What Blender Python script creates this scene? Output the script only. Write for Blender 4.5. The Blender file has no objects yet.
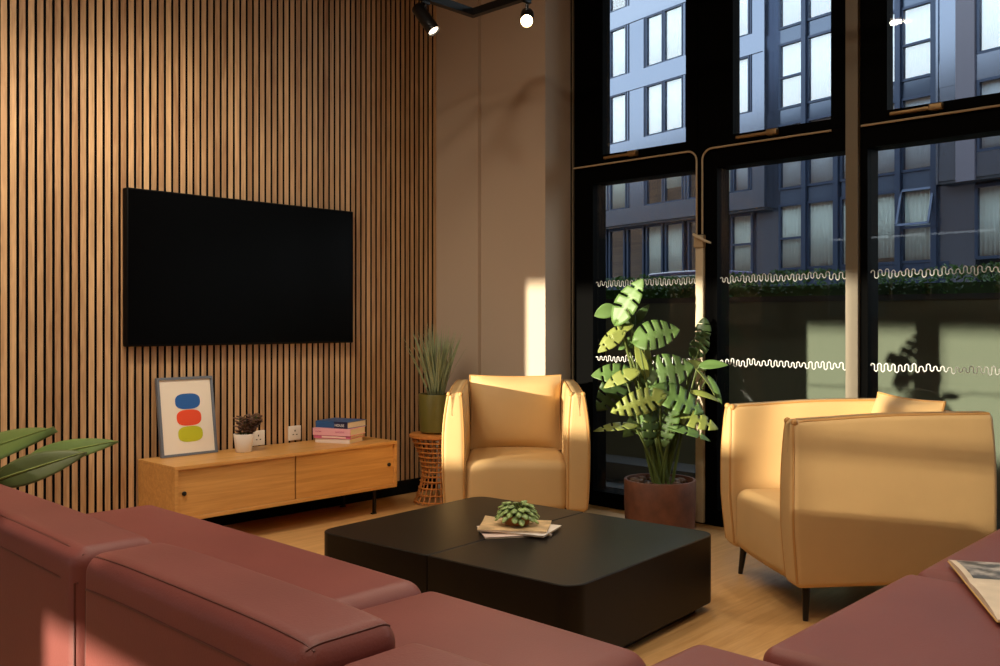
import bpy, math, random
from mathutils import Vector, Matrix, noise
random.seed(11)
R = random.Random(5)
S = bpy.context.scene
COL = S.collection
PI = math.pi
V = Vector

# ------------------------------------------------------------------ camera model
EYE = 1.11
F_PX = 925.0
HOR = 323.0
CX, CY = 0.6905, 0.7233          # slat wall direction (+X) in the camera frame: right, forward

def world(px, fwd, z=None, py=None):
    r = (px - 500.0) / F_PX * fwd
    if z is None:
        z = EYE + (HOR - py) * fwd / F_PX
    return V((CX * r + CY * fwd, -CY * r + CX * fwd, z))

# ------------------------------------------------------------------ colour helpers
def lin(c):
    c = c / 255.0
    return c / 12.92 if c <= 0.04045 else ((c + 0.055) / 1.055) ** 2.4

def rgb(r, g, b):
    return (lin(r), lin(g), lin(b), 1.0)

MATS = {}

def pmat(name, col, rough=0.5, metal=0.0, spec=0.5, bump=None, var=None, sheen=0.0, coat=0.0, trans=None, backface=False):
    """principled material; bump=(scale,strength[,stretch]); var=(scale, amount[,stretch]) value noise on the colour"""
    m = bpy.data.materials.new(name)
    m.use_nodes = True
    nt = m.node_tree
    b = nt.nodes['Principled BSDF']
    b.inputs['Base Color'].default_value = col
    b.inputs['Roughness'].default_value = rough
    b.inputs['Metallic'].default_value = metal
    b.inputs['Specular IOR Level'].default_value = spec
    if sheen:
        b.inputs['Sheen Weight'].default_value = sheen
    if coat:
        b.inputs['Coat Weight'].default_value = coat
        b.inputs['Coat Roughness'].default_value = 0.15
    tc = nt.nodes.new('ShaderNodeTexCoord')
    def noise_node(scale, stretch, detail=3.0):
        mp = nt.nodes.new('ShaderNodeMapping')
        mp.inputs['Scale'].default_value = stretch
        nt.links.new(tc.outputs['Object'], mp.inputs['Vector'])
        n = nt.nodes.new('ShaderNodeTexNoise')
        n.inputs['Scale'].default_value = scale
        n.inputs['Detail'].default_value = detail
        nt.links.new(mp.outputs['Vector'], n.inputs['Vector'])
        return n
    if var:
        n = noise_node(var[0], var[2] if len(var) > 2 else (1, 1, 1), 5.0)
        r = nt.nodes.new('ShaderNodeValToRGB')
        a = var[1]
        r.color_ramp.elements[0].position = 0.3
        r.color_ramp.elements[1].position = 0.7
        r.color_ramp.elements[0].color = tuple(c * (1 - a) for c in col[:3]) + (1,)
        r.color_ramp.elements[1].color = tuple(min(1, c * (1 + a)) for c in col[:3]) + (1,)
        nt.links.new(n.outputs['Fac'], r.inputs['Fac'])
        nt.links.new(r.outputs['Color'], b.inputs['Base Color'])
    if bump:
        n = noise_node(bump[0], bump[2] if len(bump) > 2 else (1, 1, 1))
        bp = nt.nodes.new('ShaderNodeBump')
        bp.inputs['Strength'].default_value = bump[1]
        bp.inputs['Distance'].default_value = 0.004
        nt.links.new(n.outputs['Fac'], bp.inputs['Height'])
        nt.links.new(bp.outputs['Normal'], b.inputs['Normal'])
    if trans is not None:
        # thin leaf / cloth: diffuse light through it
        t = nt.nodes.new('ShaderNodeBsdfTranslucent')
        t.inputs['Color'].default_value = trans[0]
        mx = nt.nodes.new('ShaderNodeMixShader')
        mx.inputs['Fac'].default_value = trans[1]
        out = nt.nodes['Material Output']
        nt.links.new(b.outputs[0], mx.inputs[1])
        nt.links.new(t.outputs[0], mx.inputs[2])
        nt.links.new(mx.outputs[0], out.inputs['Surface'])
    MATS[name] = m
    return m

def emat(name, col, strength):
    m = bpy.data.materials.new(name)
    m.use_nodes = True
    nt = m.node_tree
    nt.nodes.clear()
    e = nt.nodes.new('ShaderNodeEmission')
    e.inputs['Color'].default_value = col
    e.inputs['Strength'].default_value = strength
    o = nt.nodes.new('ShaderNodeOutputMaterial')
    nt.links.new(e.outputs[0], o.inputs['Surface'])
    return m

def glass_mat(name, tint=(0.93, 0.96, 0.95, 1), f0=0.07, rough=0.0, haze=0.0):
    m = bpy.data.materials.new(name)
    m.use_nodes = True
    nt = m.node_tree
    nt.nodes.clear()
    lw = nt.nodes.new('ShaderNodeLayerWeight')
    lw.inputs['Blend'].default_value = 0.5
    p = nt.nodes.new('ShaderNodeMath'); p.operation = 'POWER'; p.inputs[1].default_value = 5.0
    nt.links.new(lw.outputs['Facing'], p.inputs[0])
    ma = nt.nodes.new('ShaderNodeMath'); ma.operation = 'MULTIPLY_ADD'
    ma.inputs[1].default_value = 1 - f0; ma.inputs[2].default_value = f0
    nt.links.new(p.outputs[0], ma.inputs[0])
    t = nt.nodes.new('ShaderNodeBsdfTransparent'); t.inputs['Color'].default_value = tint
    g = nt.nodes.new('ShaderNodeBsdfGlossy'); g.inputs['Roughness'].default_value = rough
    g.inputs['Color'].default_value = (1, 1, 1, 1)
    mx = nt.nodes.new('ShaderNodeMixShader')
    nt.links.new(ma.outputs[0], mx.inputs['Fac'])
    nt.links.new(t.outputs[0], mx.inputs[1]); nt.links.new(g.outputs[0], mx.inputs[2])
    o = nt.nodes.new('ShaderNodeOutputMaterial')
    nt.links.new(mx.outputs[0], o.inputs['Surface'])
    return m

def wood_mat(name, dark, light, grain, rough=0.45, island=0.0, scale=6.0, planks=None):
    """oak: long stretched noise; island = random shade per separate board"""
    m = bpy.data.materials.new(name)
    m.use_nodes = True
    nt = m.node_tree
    b = nt.nodes['Principled BSDF']
    b.inputs['Roughness'].default_value = rough
    tc = nt.nodes.new('ShaderNodeTexCoord')
    mp = nt.nodes.new('ShaderNodeMapping'); mp.inputs['Scale'].default_value = grain
    nt.links.new(tc.outputs['Object'], mp.inputs['Vector'])
    n = nt.nodes.new('ShaderNodeTexNoise')
    n.inputs['Scale'].default_value = scale; n.inputs['Detail'].default_value = 6.0; n.inputs['Roughness'].default_value = 0.65
    n.inputs['Distortion'].default_value = 0.6
    nt.links.new(mp.outputs['Vector'], n.inputs['Vector'])
    fac = n.outputs['Fac']
    if island or planks:
        if planks:
            br = nt.nodes.new('ShaderNodeTexBrick')
            br.inputs['Scale'].default_value = 1.0
            br.inputs['Brick Width'].default_value = planks[0]; br.inputs['Row Height'].default_value = planks[1]
            br.inputs['Mortar Size'].default_value = 0.0012
            br.inputs['Color1'].default_value = (0, 0, 0, 1); br.inputs['Color2'].default_value = (1, 1, 1, 1)
            br.inputs['Mortar'].default_value = (0.0, 0.0, 0.0, 1)
            br.offset = 0.37
            nt.links.new(tc.outputs['Object'], br.inputs['Vector'])
            src = br.outputs['Color']; amt = planks[2]
        else:
            ge = nt.nodes.new('ShaderNodeNewGeometry')
            src = ge.outputs['Random Per Island']; amt = island
        mm = nt.nodes.new('ShaderNodeMath'); mm.operation = 'MULTIPLY_ADD'
        mm.inputs[1].default_value = amt
        nt.links.new(src, mm.inputs[0]); nt.links.new(fac, mm.inputs[2])
        sb = nt.nodes.new('ShaderNodeMath'); sb.operation = 'SUBTRACT'; sb.inputs[1].default_value = amt * 0.5
        nt.links.new(mm.outputs[0], sb.inputs[0])
        fac = sb.outputs[0]
    r = nt.nodes.new('ShaderNodeValToRGB')
    r.color_ramp.elements[0].position = 0.28; r.color_ramp.elements[1].position = 0.72
    r.color_ramp.elements[0].color = dark; r.color_ramp.elements[1].color = light
    nt.links.new(fac, r.inputs['Fac'])
    nt.links.new(r.outputs['Color'], b.inputs['Base Color'])
    bp = nt.nodes.new('ShaderNodeBump'); bp.inputs['Strength'].default_value = 0.12; bp.inputs['Distance'].default_value = 0.002
    nt.links.new(n.outputs['Fac'], bp.inputs['Height']); nt.links.new(bp.outputs['Normal'], b.inputs['Normal'])
    return m

def brick_mat(name):
    m = bpy.data.materials.new(name)
    m.use_nodes = True
    nt = m.node_tree
    b = nt.nodes['Principled BSDF']; b.inputs['Roughness'].default_value = 0.9
    tc = nt.nodes.new('ShaderNodeTexCoord')
    mp = nt.nodes.new('ShaderNodeMapping'); mp.inputs['Rotation'].default_value = (PI / 2, 0, PI / 2)
    nt.links.new(tc.outputs['Object'], mp.inputs['Vector'])
    br = nt.nodes.new('ShaderNodeTexBrick'); br.inputs['Scale'].default_value = 4.0
    br.inputs['Color1'].default_value = rgb(74, 50, 38); br.inputs['Color2'].default_value = rgb(104, 80, 60)
    br.inputs['Mortar'].default_value = rgb(90, 82, 74)
    nt.links.new(mp.outputs['Vector'], br.inputs['Vector'])
    nt.links.new(br.outputs['Color'], b.inputs['Base Color'])
    return m

# ------------------------------------------------------------------ mesh builder
class MB:
    def __init__(self):
        self.v = []; self.f = []

    def add(self, vs, fs, M=None):
        o = len(self.v)
        for p in vs:
            p = V(p)
            self.v.append(M @ p if M is not None else p)
        for f in fs:
            self.f.append([i + o for i in f])
        return self

    def box(self, x0, x1, y0, y1, z0, z1, M=None):
        x0, x1 = sorted((x0, x1)); y0, y1 = sorted((y0, y1)); z0, z1 = sorted((z0, z1))
        vs = [(x, y, z) for x in (x0, x1) for y in (y0, y1) for z in (z0, z1)]
        fs = [(0, 1, 3, 2), (4, 6, 7, 5), (0, 4, 5, 1), (2, 3, 7, 6), (0, 2, 6, 4), (1, 5, 7, 3)]
        return self.add(vs, fs, M)

    def rbox(self, c, size, r, seg=3, n=(1, 1, 1), fn=None, M=None):
        h = [s / 2 for s in size]
        r = min(r, min(h) * 0.999)
        ax = []
        for k in range(3):
            inn = h[k] - r
            tail = [inn + r * math.tan(j * PI / 4 / seg) for j in range(1, seg + 1)]
            mid = [-inn + 2 * inn * j / n[k] for j in range(n[k] + 1)]
            ax.append([-t for t in reversed(tail)] + mid + tail)
        key = {}; vs = []; fs = []
        def vert(p):
            kk = (round(p[0], 6), round(p[1], 6), round(p[2], 6))
            if kk in key:
                return key[kk]
            q = V([max(-(h[i] - r), min(h[i] - r, p[i])) for i in range(3)])
            d = V(p) - q
            w = q + d.normalized() * r if d.length > 1e-9 else q
            if fn:
                w = fn(w)
            key[kk] = len(vs); vs.append(w + V(c))
            return key[kk]
        for d in range(3):
            a, b = (d + 1) % 3, (d + 2) % 3
            for sg in (-1, 1):
                A, B = ax[a], ax[b]
                for i in range(len(A) - 1):
                    for j in range(len(B) - 1):
                        q = []
                        for (ii, jj) in ((i, j), (i + 1, j), (i + 1, j + 1), (i, j + 1)):
                            p = [0, 0, 0]; p[d] = sg * h[d]; p[a] = A[ii]; p[b] = B[jj]
                            q.append(vert(p))
                        fs.append(q if sg > 0 else q[::-1])
        return self.add(vs, fs, M)

    def tube(self, pts, r, seg=8, closed=False, M=None, cap=True):
        pts = [V(p) for p in pts]
        n = len(pts)
        rr = r if isinstance(r, (list, tuple)) else [r] * n
        vs = []; fs = []
        up = None
        for i, p in enumerate(pts):
            if closed:
                t = pts[(i + 1) % n] - pts[i - 1]
            else:
                t = pts[min(i + 1, n - 1)] - pts[max(i - 1, 0)]
            t = t.normalized() if t.length > 1e-12 else V((0, 0, 1))
            if up is None:
                a = V((0, 0, 1)) if abs(t.z) < 0.9 else V((1, 0, 0))
                up = (a - t * a.dot(t)).normalized()
            else:
                up = (up - t * up.dot(t))
                up = up.normalized() if up.length > 1e-9 else V((1, 0, 0))
            s = t.cross(up)
            for k in range(seg):
                an = 2 * PI * k / seg
                vs.append(p + (up * math.cos(an) + s * math.sin(an)) * rr[i])
        for i in range(n if closed else n - 1):
            j = (i + 1) % n
            for k in range(seg):
                l = (k + 1) % seg
                fs.append((i * seg + k, i * seg + l, j * seg + l, j * seg + k))
        if cap and not closed:
            fs.append(tuple(range(seg))[::-1])
            fs.append(tuple((n - 1) * seg + k for k in range(seg)))
        return self.add(vs, fs, M)

    def lathe(self, prof, seg=32, c=(0, 0, 0), M=None, wob=None):
        vs = []; fs = []
        for i, (r, z) in enumerate(prof):
            for k in range(seg):
                a = 2 * PI * k / seg
                q = r * (wob(a, z) if wob else 1)
                vs.append((c[0] + q * math.cos(a), c[1] + q * math.sin(a), c[2] + z))
        for i in range(len(prof) - 1):
            for k in range(seg):
                l = (k + 1) % seg
                fs.append((i * seg + k, i * seg + l, (i + 1) * seg + l, (i + 1) * seg + k))
        fs.append(tuple(range(seg))[::-1])
        fs.append(tuple((len(prof) - 1) * seg + k for k in range(seg)))
        return self.add(vs, fs, M)

    def prism(self, poly, z0, z1, M=None):
        n = len(poly)
        vs = [(p[0], p[1], z0) for p in poly] + [(p[0], p[1], z1) for p in poly]
        fs = [tuple(range(n))[::-1], tuple(range(n, 2 * n))]
        fs += [(i, (i + 1) % n, n + (i + 1) % n, n + i) for i in range(n)]
        return self.add(vs, fs, M)

    def build(self, name, mat, parent=None, smooth=True, angle=40, solid=0.0, bevel=0.0):
        me = bpy.data.meshes.new(name)
        me.from_pydata([tuple(p) for p in self.v], [], self.f)
        me.validate()
        me.update()
        if smooth:
            me.polygons.foreach_set('use_smooth', [True] * len(me.polygons))
            me.set_sharp_from_angle(angle=math.radians(angle))
        me.materials.append(mat)
        o = bpy.data.objects.new(name, me)
        COL.objects.link(o)
        if parent is not None:
            o.parent = parent
        if solid:
            md = o.modifiers.new('thickness', 'SOLIDIFY'); md.thickness = solid; md.offset = 0
        if bevel:
            md = o.modifiers.new('bevel', 'BEVEL'); md.width = bevel; md.segments = 2; md.limit_method = 'ANGLE'
        return o

def tag(o, label=None, cat=None, group=None, kind=None):
    if label: o['label'] = label
    if cat: o['category'] = cat
    if group: o['group'] = group
    if kind: o['kind'] = kind
    return o

def thing(name, label, cat, loc=(0, 0, 0), rz=0.0, group=None):
    o = bpy.data.objects.new(name, None)
    COL.objects.link(o)
    o.empty_display_size = 0.1
    o.location = loc; o.rotation_euler = (0, 0, rz)
    return tag(o, label, cat, group)

def struct(name, mb, mat, parent=None, label=None, **k):
    o = mb.build(name, mat, parent, **k)
    if parent is None:
        o['kind'] = 'structure'
    if label: o['label'] = label
    return o

def copy_tree(o, parent=None):
    c = o.copy(); COL.objects.link(c)
    c.parent = parent
    for ch in list(o.children):
        copy_tree(ch, c)
    return c

def frame_from(d, n):
    """matrix whose y axis is d and z axis near n"""
    y = V(d).normalized()
    z = V(n); z = (z - y * z.dot(y))
    z = z.normalized() if z.length > 1e-6 else V((0, 0, 1))
    x = y.cross(z)
    return Matrix((x, y, z)).transposed().to_4x4()

# ------------------------------------------------------------------ materials
M_slat = wood_mat('oak_slats', rgb(150, 112, 76), rgb(204, 166, 122), (14, 14, 0.9), 0.5, island=0.30, scale=4.0)
M_felt = pmat('black_felt', (0.004, 0.004, 0.004, 1), 0.95, spec=0.1)
M_oak = wood_mat('oak_console', rgb(188, 134, 68), rgb(220, 166, 96), (0.7, 16, 16), 0.4, scale=3.0)
M_floor = wood_mat('oak_floor', rgb(184, 138, 84), rgb(214, 170, 112), (0.8, 9, 9), 0.36, scale=4.0, planks=(1.6, 0.19, 0.22))
M_wall = pmat('beige_plaster', rgb(188, 170, 150), 0.85, spec=0.2, bump=(60, 0.05))
M_ceil = pmat('dark_ceiling', rgb(120, 110, 100), 0.9, spec=0.1)
M_black = pmat('black_metal', rgb(10, 9, 9), 0.38, spec=0.45)
M_frame = pmat('black_window_frame', rgb(5, 5, 5), 0.6, spec=0.02)
M_post = pmat('bronze_post', rgb(114, 103, 83), 0.5, spec=0.4)
M_trunk = pmat('beige_trunking', rgb(205, 190, 160), 0.5)
M_brass = pmat('dull_brass', rgb(150, 120, 78), 0.4, metal=0.6)
M_conduit = pmat('cream_conduit', rgb(180, 160, 128), 0.5)
M_tv = pmat('tv_screen', (0.0015, 0.0015, 0.0016, 1), 0.25, spec=0.03)
M_tvb = pmat('tv_bezel', (0.002, 0.002, 0.002, 1), 0.5, spec=0.1)
M_leather = pmat('red_brown_leather', rgb(124, 66, 61), 0.5, spec=0.4, bump=(220, 0.12), var=(3.0, 0.10))
M_pipe_r = pmat('red_brown_piping', rgb(98, 50, 45), 0.5)
M_tan = pmat('tan_upholstery', rgb(204, 169, 117), 0.55, spec=0.35, bump=(160, 0.08), var=(4.0, 0.05))
M_pipe_t = pmat('tan_piping', rgb(186, 138, 78), 0.55)
M_table = pmat('black_stained_table', rgb(24, 19, 14), 0.42, spec=0.22, bump=(50, 0.02))
M_glass = glass_mat('window_glass', f0=0.015)
M_film = pmat('white_film', rgb(236, 236, 232), 0.6)
M_white = pmat('white_ceramic', rgb(232, 226, 216), 0.35)
M_plastic = pmat('white_plastic', rgb(225, 220, 212), 0.4)
M_rattan = pmat('rattan', rgb(186, 118, 56), 0.45, var=(30, 0.2))
M_green_pot = pmat('green_glazed_pot', rgb(100, 94, 42), 0.35, var=(6, 0.15), bump=(30, 0.1, (0.1, 0.1, 3)))
M_rust = pmat('rust_brown_pot', rgb(104, 62, 42), 0.6, var=(14, 0.28), bump=(40, 0.4))
M_soil = pmat('dark_soil', rgb(44, 32, 24), 0.95, bump=(50, 1.0))
M_stone = pmat('brown_stones', rgb(92, 66, 46), 0.7, var=(10, 0.3))
def leafm(name, c, t, a=0.3, rough=0.46, var=0.15):
    return pmat(name, c, rough, spec=0.5, var=(9, var), trans=(t, a))
M_leaf = leafm('monstera_leaf', rgb(100, 132, 72), rgb(130, 160, 50), .2)
M_leafy = leafm('young_monstera_leaf', rgb(148, 160, 82), rgb(164, 174, 60), 0.25)
M_leafd = leafm('dark_monstera_leaf', rgb(62, 86, 46), rgb(90, 120, 30), .15)
M_stem = pmat('green_stem', rgb(78, 92, 36), 0.5)
M_banana = leafm('broad_leaf', rgb(104, 128, 66), rgb(120, 140, 60), 0.2)
M_bdark = leafm('dark_broad_leaf', rgb(94, 106, 60), rgb(100, 120, 50), 0.15)
M_grassl = leafm('grey_green_blades', rgb(160, 172, 132), rgb(160, 176, 120), 0.2, 0.55, 0.2)
M_suc = pmat('burgundy_leaf', rgb(96, 66, 48), 0.45, var=(40, 0.5))
M_peper = pmat('variegated_leaf', rgb(146, 172, 104), 0.35, var=(70, 0.6))
M_terra = pmat('clay_bowl', rgb(170, 112, 66), 0.7)
M_paper = pmat('magazine_paper', rgb(226, 210, 186), 0.6, var=(12, 0.12))
M_paperk = pmat('kraft_paper', rgb(190, 152, 108), 0.7, var=(10, 0.2))
M_lens = emat('warm_lamp', (1.0, 0.62, 0.25, 1), 60.0)
M_lens2 = emat('soft_lamp', (1.0, 0.80, 0.58, 1), 5.0)

# ------------------------------------------------------------------ camera
cam = bpy.data.cameras.new('camera'); co = bpy.data.objects.new('camera', cam); COL.objects.link(co)
cam.sensor_width = 36.0; cam.lens = F_PX * 36.0 / 1000.0
cam.shift_y = -(333.0 - HOR) / 1000.0
cam.clip_start = 0.05; cam.clip_end = 400
az = math.atan2(CX, CY)
co.location = (0, 0, EYE); co.rotation_euler = (PI / 2, 0, az - PI / 2)
S.camera = co

# ------------------------------------------------------------------ room shell
DS = 4.6           # face of the slats
XW = 4.23          # plaster wall beside the slats
YC = 3.66          # corner where the window recess starts
XF = 4.47          # front of window frames
XB, YR, YL, ZC = -3.5, -3.6, 7.0, 3.6
struct('floor', MB().box(XB - .2, 4.6, YR - .2, YL + .2, -.12, 0), M_floor)
struct('ceiling', MB().box(XB - .2, 4.75, YR - .2, YL + .2, ZC, ZC + .2), M_ceil)
struct('wall_left', MB().box(.28, XW + .3, DS + .035, DS + .2, 0, ZC), M_wall)
struct('trim_1', MB().box(.285, XW - .03, DS + .016, DS + .035, 0, ZC), M_felt)
mb = MB(); core = MB(); x = .292
while x < XW - .035:
    mb.box(x, x + .027, DS, DS + .0015, 0, ZC); core.box(x, x + .027, DS + .0015, DS + .018, 0, ZC); x += .04
struct('trim_2', mb, M_slat, smooth=False)
struct('trim_30', core, M_felt, smooth=False)
struct('shade_strip_left', MB().box(.29, XW - .03, DS - .004, DS + .017, 0, .09), M_felt, smooth=False)  # black strip added to deepen the shade under the console
mb = MB().box(XW, 4.8, YC, DS + .2, 0, ZC); mb.box(XW - .03, XW + .01, 4.205, DS + .03, 0, ZC)
struct('wall_far', mb, M_wall, smooth=False)
struct('wall_right', MB().box(XB, 4.75, YR - .2, YR, 0, ZC), M_wall)
struct('wall_side', MB().box(XB, .5, YL, YL + .2, 0, ZC).box(.28, .48, DS + .2, YL, 0, ZC), M_wall)
# wall behind the photographer; unseen window openings cut to shape the low sun's patches
SUN = V((1, -.2, -.12)).normalized()
mb = MB()
holes = [(2.20, 2.65, .78, 1.06), (2.42, 2.90, 1.50, 2.28), (2.42, 2.90, 1.20, 1.45), (3.04, 3.42, 1.25, 2.28), (3.46, 4.24, 1.42, 2.28), (4.30, 4.735, 1.41, 2.28), (4.76, 5.6, 1.20, 2.28)]
ys = sorted({YR - .2, YL + .2} | {h[0] for h in holes} | {h[1] for h in holes})
zs = sorted({0, ZC} | {h[2] for h in holes} | {h[3] for h in holes})
for i in range(len(ys) - 1):
    for j in range(len(zs) - 1):
        yc, zc = (ys[i] + ys[i + 1]) / 2, (zs[j] + zs[j + 1]) / 2
        if not any(h[0] < yc < h[1] and h[2] < zc < h[3] for h in holes):
            mb.box(XB - .06, XB, ys[i], ys[i + 1], zs[j], zs[j + 1])
struct('wall_back', mb, M_wall, smooth=False)

# ------------------------------------------------------------------ window wall
LOW = [(3.484, 2.752), (2.629, 1.902), (1.806, 1.10), (.98, .27), (.12, -.58)]
UPP = [(3.407, 2.825), (2.531, 1.987), (1.711, 1.15), (.90, .33), (.03, -.53)]
edgeL = [YC, 2.702, 1.842, 1.04, .21]
edgeR = [2.752, 1.902, 1.10, .27, -.58]
ZT, ZU, ZTOP = 1.96, 2.125, 3.32
def meander(y0, y1, z, x, seed):
    rr = random.Random(seed); pts = []; y = y0; up = True
    while y > y1:
        a = .009 + .014 * rr.random()
        w = .008 + .004 * rr.random()
        zz = z + (a if up else -a)
        prev = pts[-1][2] if pts else z
        s = 1 if zz > prev else -1
        pts += [(x, y, prev + s * .006), (x, y, zz - s * .006), (x, y - .006, zz), (x, y - w, zz)]
        y -= w + .006; up = not up
    return pts
wn = 1
for i in range(5):
    a, b = LOW[i]; eL, eR = edgeL[i], edgeR[i]
    fr = MB()
    fr.box(XF, XF + .13, eL, a, 0, ZU - .01)
    fr.box(XF, XF + .13, a, eR, ZT, ZT + .10)
    fr.box(XF, XF + .13, a, eR, 0, .09)
    if b - eR > .001: fr.box(XF, XF + .13, b, eR, .0, ZT + .1)
    o = struct('window_%d' % wn, fr, M_frame, smooth=False); wn += 1
    MB().box(XF + .020, XF + .026, a + .005, b - .005, .085, ZT + .005).build('pane', M_glass, o)
    for z, sd in ((1.347, 3), (.897, 31)):
        pts = meander(a - .01, b + .01, z, XF + .0175, sd + i)
        m2 = MB()
        m2.tube([(p[0], p[1], p[2]) for p in pts], .0023, 4)
        m2.build('manifestation_line', M_film, o, smooth=False)
    # upper opening sash
    c, d = UPP[i]
    fr = MB()
    fr.box(XF, XF + .13, eL, eL + (a - eL) * .9, ZU - .01, ZC)
    fr.box(XF, XF + .13, eR, eL, ZT + .10, ZT + .12)
    fr.box(XF, XF + .13, eR, eL, ZTOP + .04, ZC)
    xs0, xs1 = XF - .005, XF + .07
    fr.box(xs0, xs1, eL + (a - eL) * .9 , c, ZT + .12, ZTOP + .04)
    fr.box(xs0, xs1, d, eR, ZT + .12, ZTOP + .04)
    fr.box(xs0, xs1, c, d, ZT + .12, ZU)
    fr.box(xs0, xs1, c, d, ZTOP, ZTOP + .04)
    o = struct('window_%d' % wn, fr, M_frame, smooth=False); wn += 1
    MB().box(XF + .012, XF + .018, c + .005, d - .005, ZU - .005, ZTOP + .005).build('pane', M_glass, o)
tn = 3
for i, (y0, y1, m) in enumerate([(2.752, 2.702, M_frame), (1.902, 1.842, M_post), (1.10, 1.04, M_frame), (.27, .21, M_post)]):
    struct('trim_%d' % tn, MB().box(XF - .03 if m is M_post else XF, XF + .13, y0, y1, 0, ZC), m, smooth=False); tn += 1
struct('trim_%d' % tn, MB().box(XF - .012, XF, 3.640, 3.630, 0, ZC), M_post, smooth=False); tn += 1
struct('wall_window', MB().box(XF, XF + .2, -.58, YR - .2, 0, ZC), M_wall)

# beige cable trunking on the post between the first two windows, conduits, actuators
t = thing('cable_trunking', 'narrow beige cable trunking on the window post behind the tall plant', 'cable cover', (XF, 2.727, 0))
tr = MB().rbox((-.012, 0, .80), (.024, .05, 1.58), .004, 2).build('cover', M_trunk, t)
MB().rbox((-.018, 0, 1.56), (.034, .06, .07), .005, 2).build('junction_box', M_conduit, t)
MB().tube([(-.03, .03, 1.60), (-.045, .0, 1.585), (-.05, -.05, 1.56), (-.045, -.085, 1.545)], [.008, .010, .008, .005], 8).build('cable_tie', M_trunk, t)
for (y0, y1, yv, lb, px) in ((3.62, 2.85, 2.746, 'cream cable conduit bending down from under the first upper window', 0), (1.98, 2.67, 2.710, 'cream cable conduit bending down from under the second upper window', 1)):
    pts = [(XF - .018, y0, 2.065)]
    for q in range(9):
        a = q / 8 * PI / 2
        s = 1 if y1 > yv else -1
        pts.append((XF - .018, yv + s * (.06 - .06 * math.sin(a)), 2.065 - .06 + .06 * math.cos(a)))
    pts.append((XF - .018, yv, 1.60))
    tag(MB().tube(pts, .0055, 8).build('cable_conduit', M_conduit), lb, 'conduit')
tag(MB().tube([(XF - .018, 1.83, 2.065), (XF - .018, .3, 2.065)], .0055, 8).build('cable_conduit', M_conduit), 'cream straight cable conduit under the third upper window', 'conduit')
for (yc, lb) in ((3.24, 'brass coloured window opener bar below the first upper pane'), (2.36, 'brass coloured window opener bar below the second upper pane'), (1.55, 'brass coloured window opener bar below the third upper pane')):
    t = thing('window_opener', lb, 'window opener', (XF - .005, yc, 2.10), 0, 'window openers on the transom')
    MB().rbox((-.016, .04, 0), (.026, .20, .016), .004, 2).build('bar', M_brass, t)
    MB().rbox((-.022, -.07, 0), (.036, .06, .03), .005, 2).build('motor', M_brass, t)

# ------------------------------------------------------------------ television
TVX0, TVX1, TVY, TVZ0, TVZ1 = 2.058, 3.466, 4.54, .99, 1.79
t = thing('television', 'large black flat screen television mounted on the slatted wall', 'television', ((TVX0 + TVX1) / 2, TVY + .03, TVZ0))
w, h = TVX1 - TVX0, TVZ1 - TVZ0
mb = MB().rbox((0, 0, h / 2), (w, .05, h), .006, 2)
mb.build('housing', M_tvb, t)
MB().box(-w / 2 + .008, w / 2 - .008, -.027, -.0245, .012, h - .008).build('screen', M_tv, t)
MB().box(-.3, .3, .025, .030, .2, .6).build('wall_bracket', M_black, t)

# ------------------------------------------------------------------ media console
CX0, CX1, CY0, CY1, CZ0, CZ1 = 2.135, 3.52, 4.198, 4.585, .147, .417
t = thing('media_console', 'low oak media console with two sliding doors below the television', 'media console', ((CX0 + CX1) / 2, (CY0 + CY1) / 2, 0))
hx, hy = (CX1 - CX0) / 2, (CY1 - CY0) / 2
mb = MB()
T = .018
mb.rbox((0, 0, CZ1 - T / 2), (2 * hx, 2 * hy, T), .002, 1)
mb.rbox((0, 0, CZ0 + T / 2), (2 * hx, 2 * hy, T), .002, 1)
for s in (-1, 1):
    mb.box(s * hx, s * (hx - T), -hy, hy, CZ0 + T, CZ1 - T)
mb.box(-hx + T, hx - T, hy - .01, hy - .002, CZ0 + T, CZ1 - T)
mb.build('cabinet_body', M_oak, t, smooth=False)
for (x0, x1, y0, kx) in ((-hx + T, -.006, -hy + .014, -hx + T + .035), (.004, hx - T, -hy + .014, hx - T - .035)):
    d = MB().box(x0, x1, y0, y0 + .014, CZ0 + T + .002, CZ1 - T - .002).build('sliding_door', M_oak, t, smooth=False)
    d['label'] = 'oak sliding door'
    k_ = MB().lathe([(.009, 0), (.011, .003), (.011, .010), (.008, .012), (.002, .0125)], 20,
                    M=Matrix.Translation((kx, y0, (CZ0 + CZ1) / 2)) @ Matrix.Rotation(PI / 2, 4, 'X')).build('knob', M_black, d)
    k_['label'] = 'round black knob'
for sx in (-1, 1):
    mb = MB()
    xx = sx * (hx - .13)
    for yy in (-hy + .05, hy - .04):
        mb.box(xx - .008, xx + .008, yy - .008, yy + .008, 0.0, CZ0)
        mb.box(xx - .02, xx + .012, yy - .01, yy + .01, 0, .006)
    mb.box(xx - .008, xx + .008, -hy + .05, hy - .04, CZ0 - .016, CZ0)
    mb.build('leg_frame', M_black, t, smooth=False)

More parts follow.
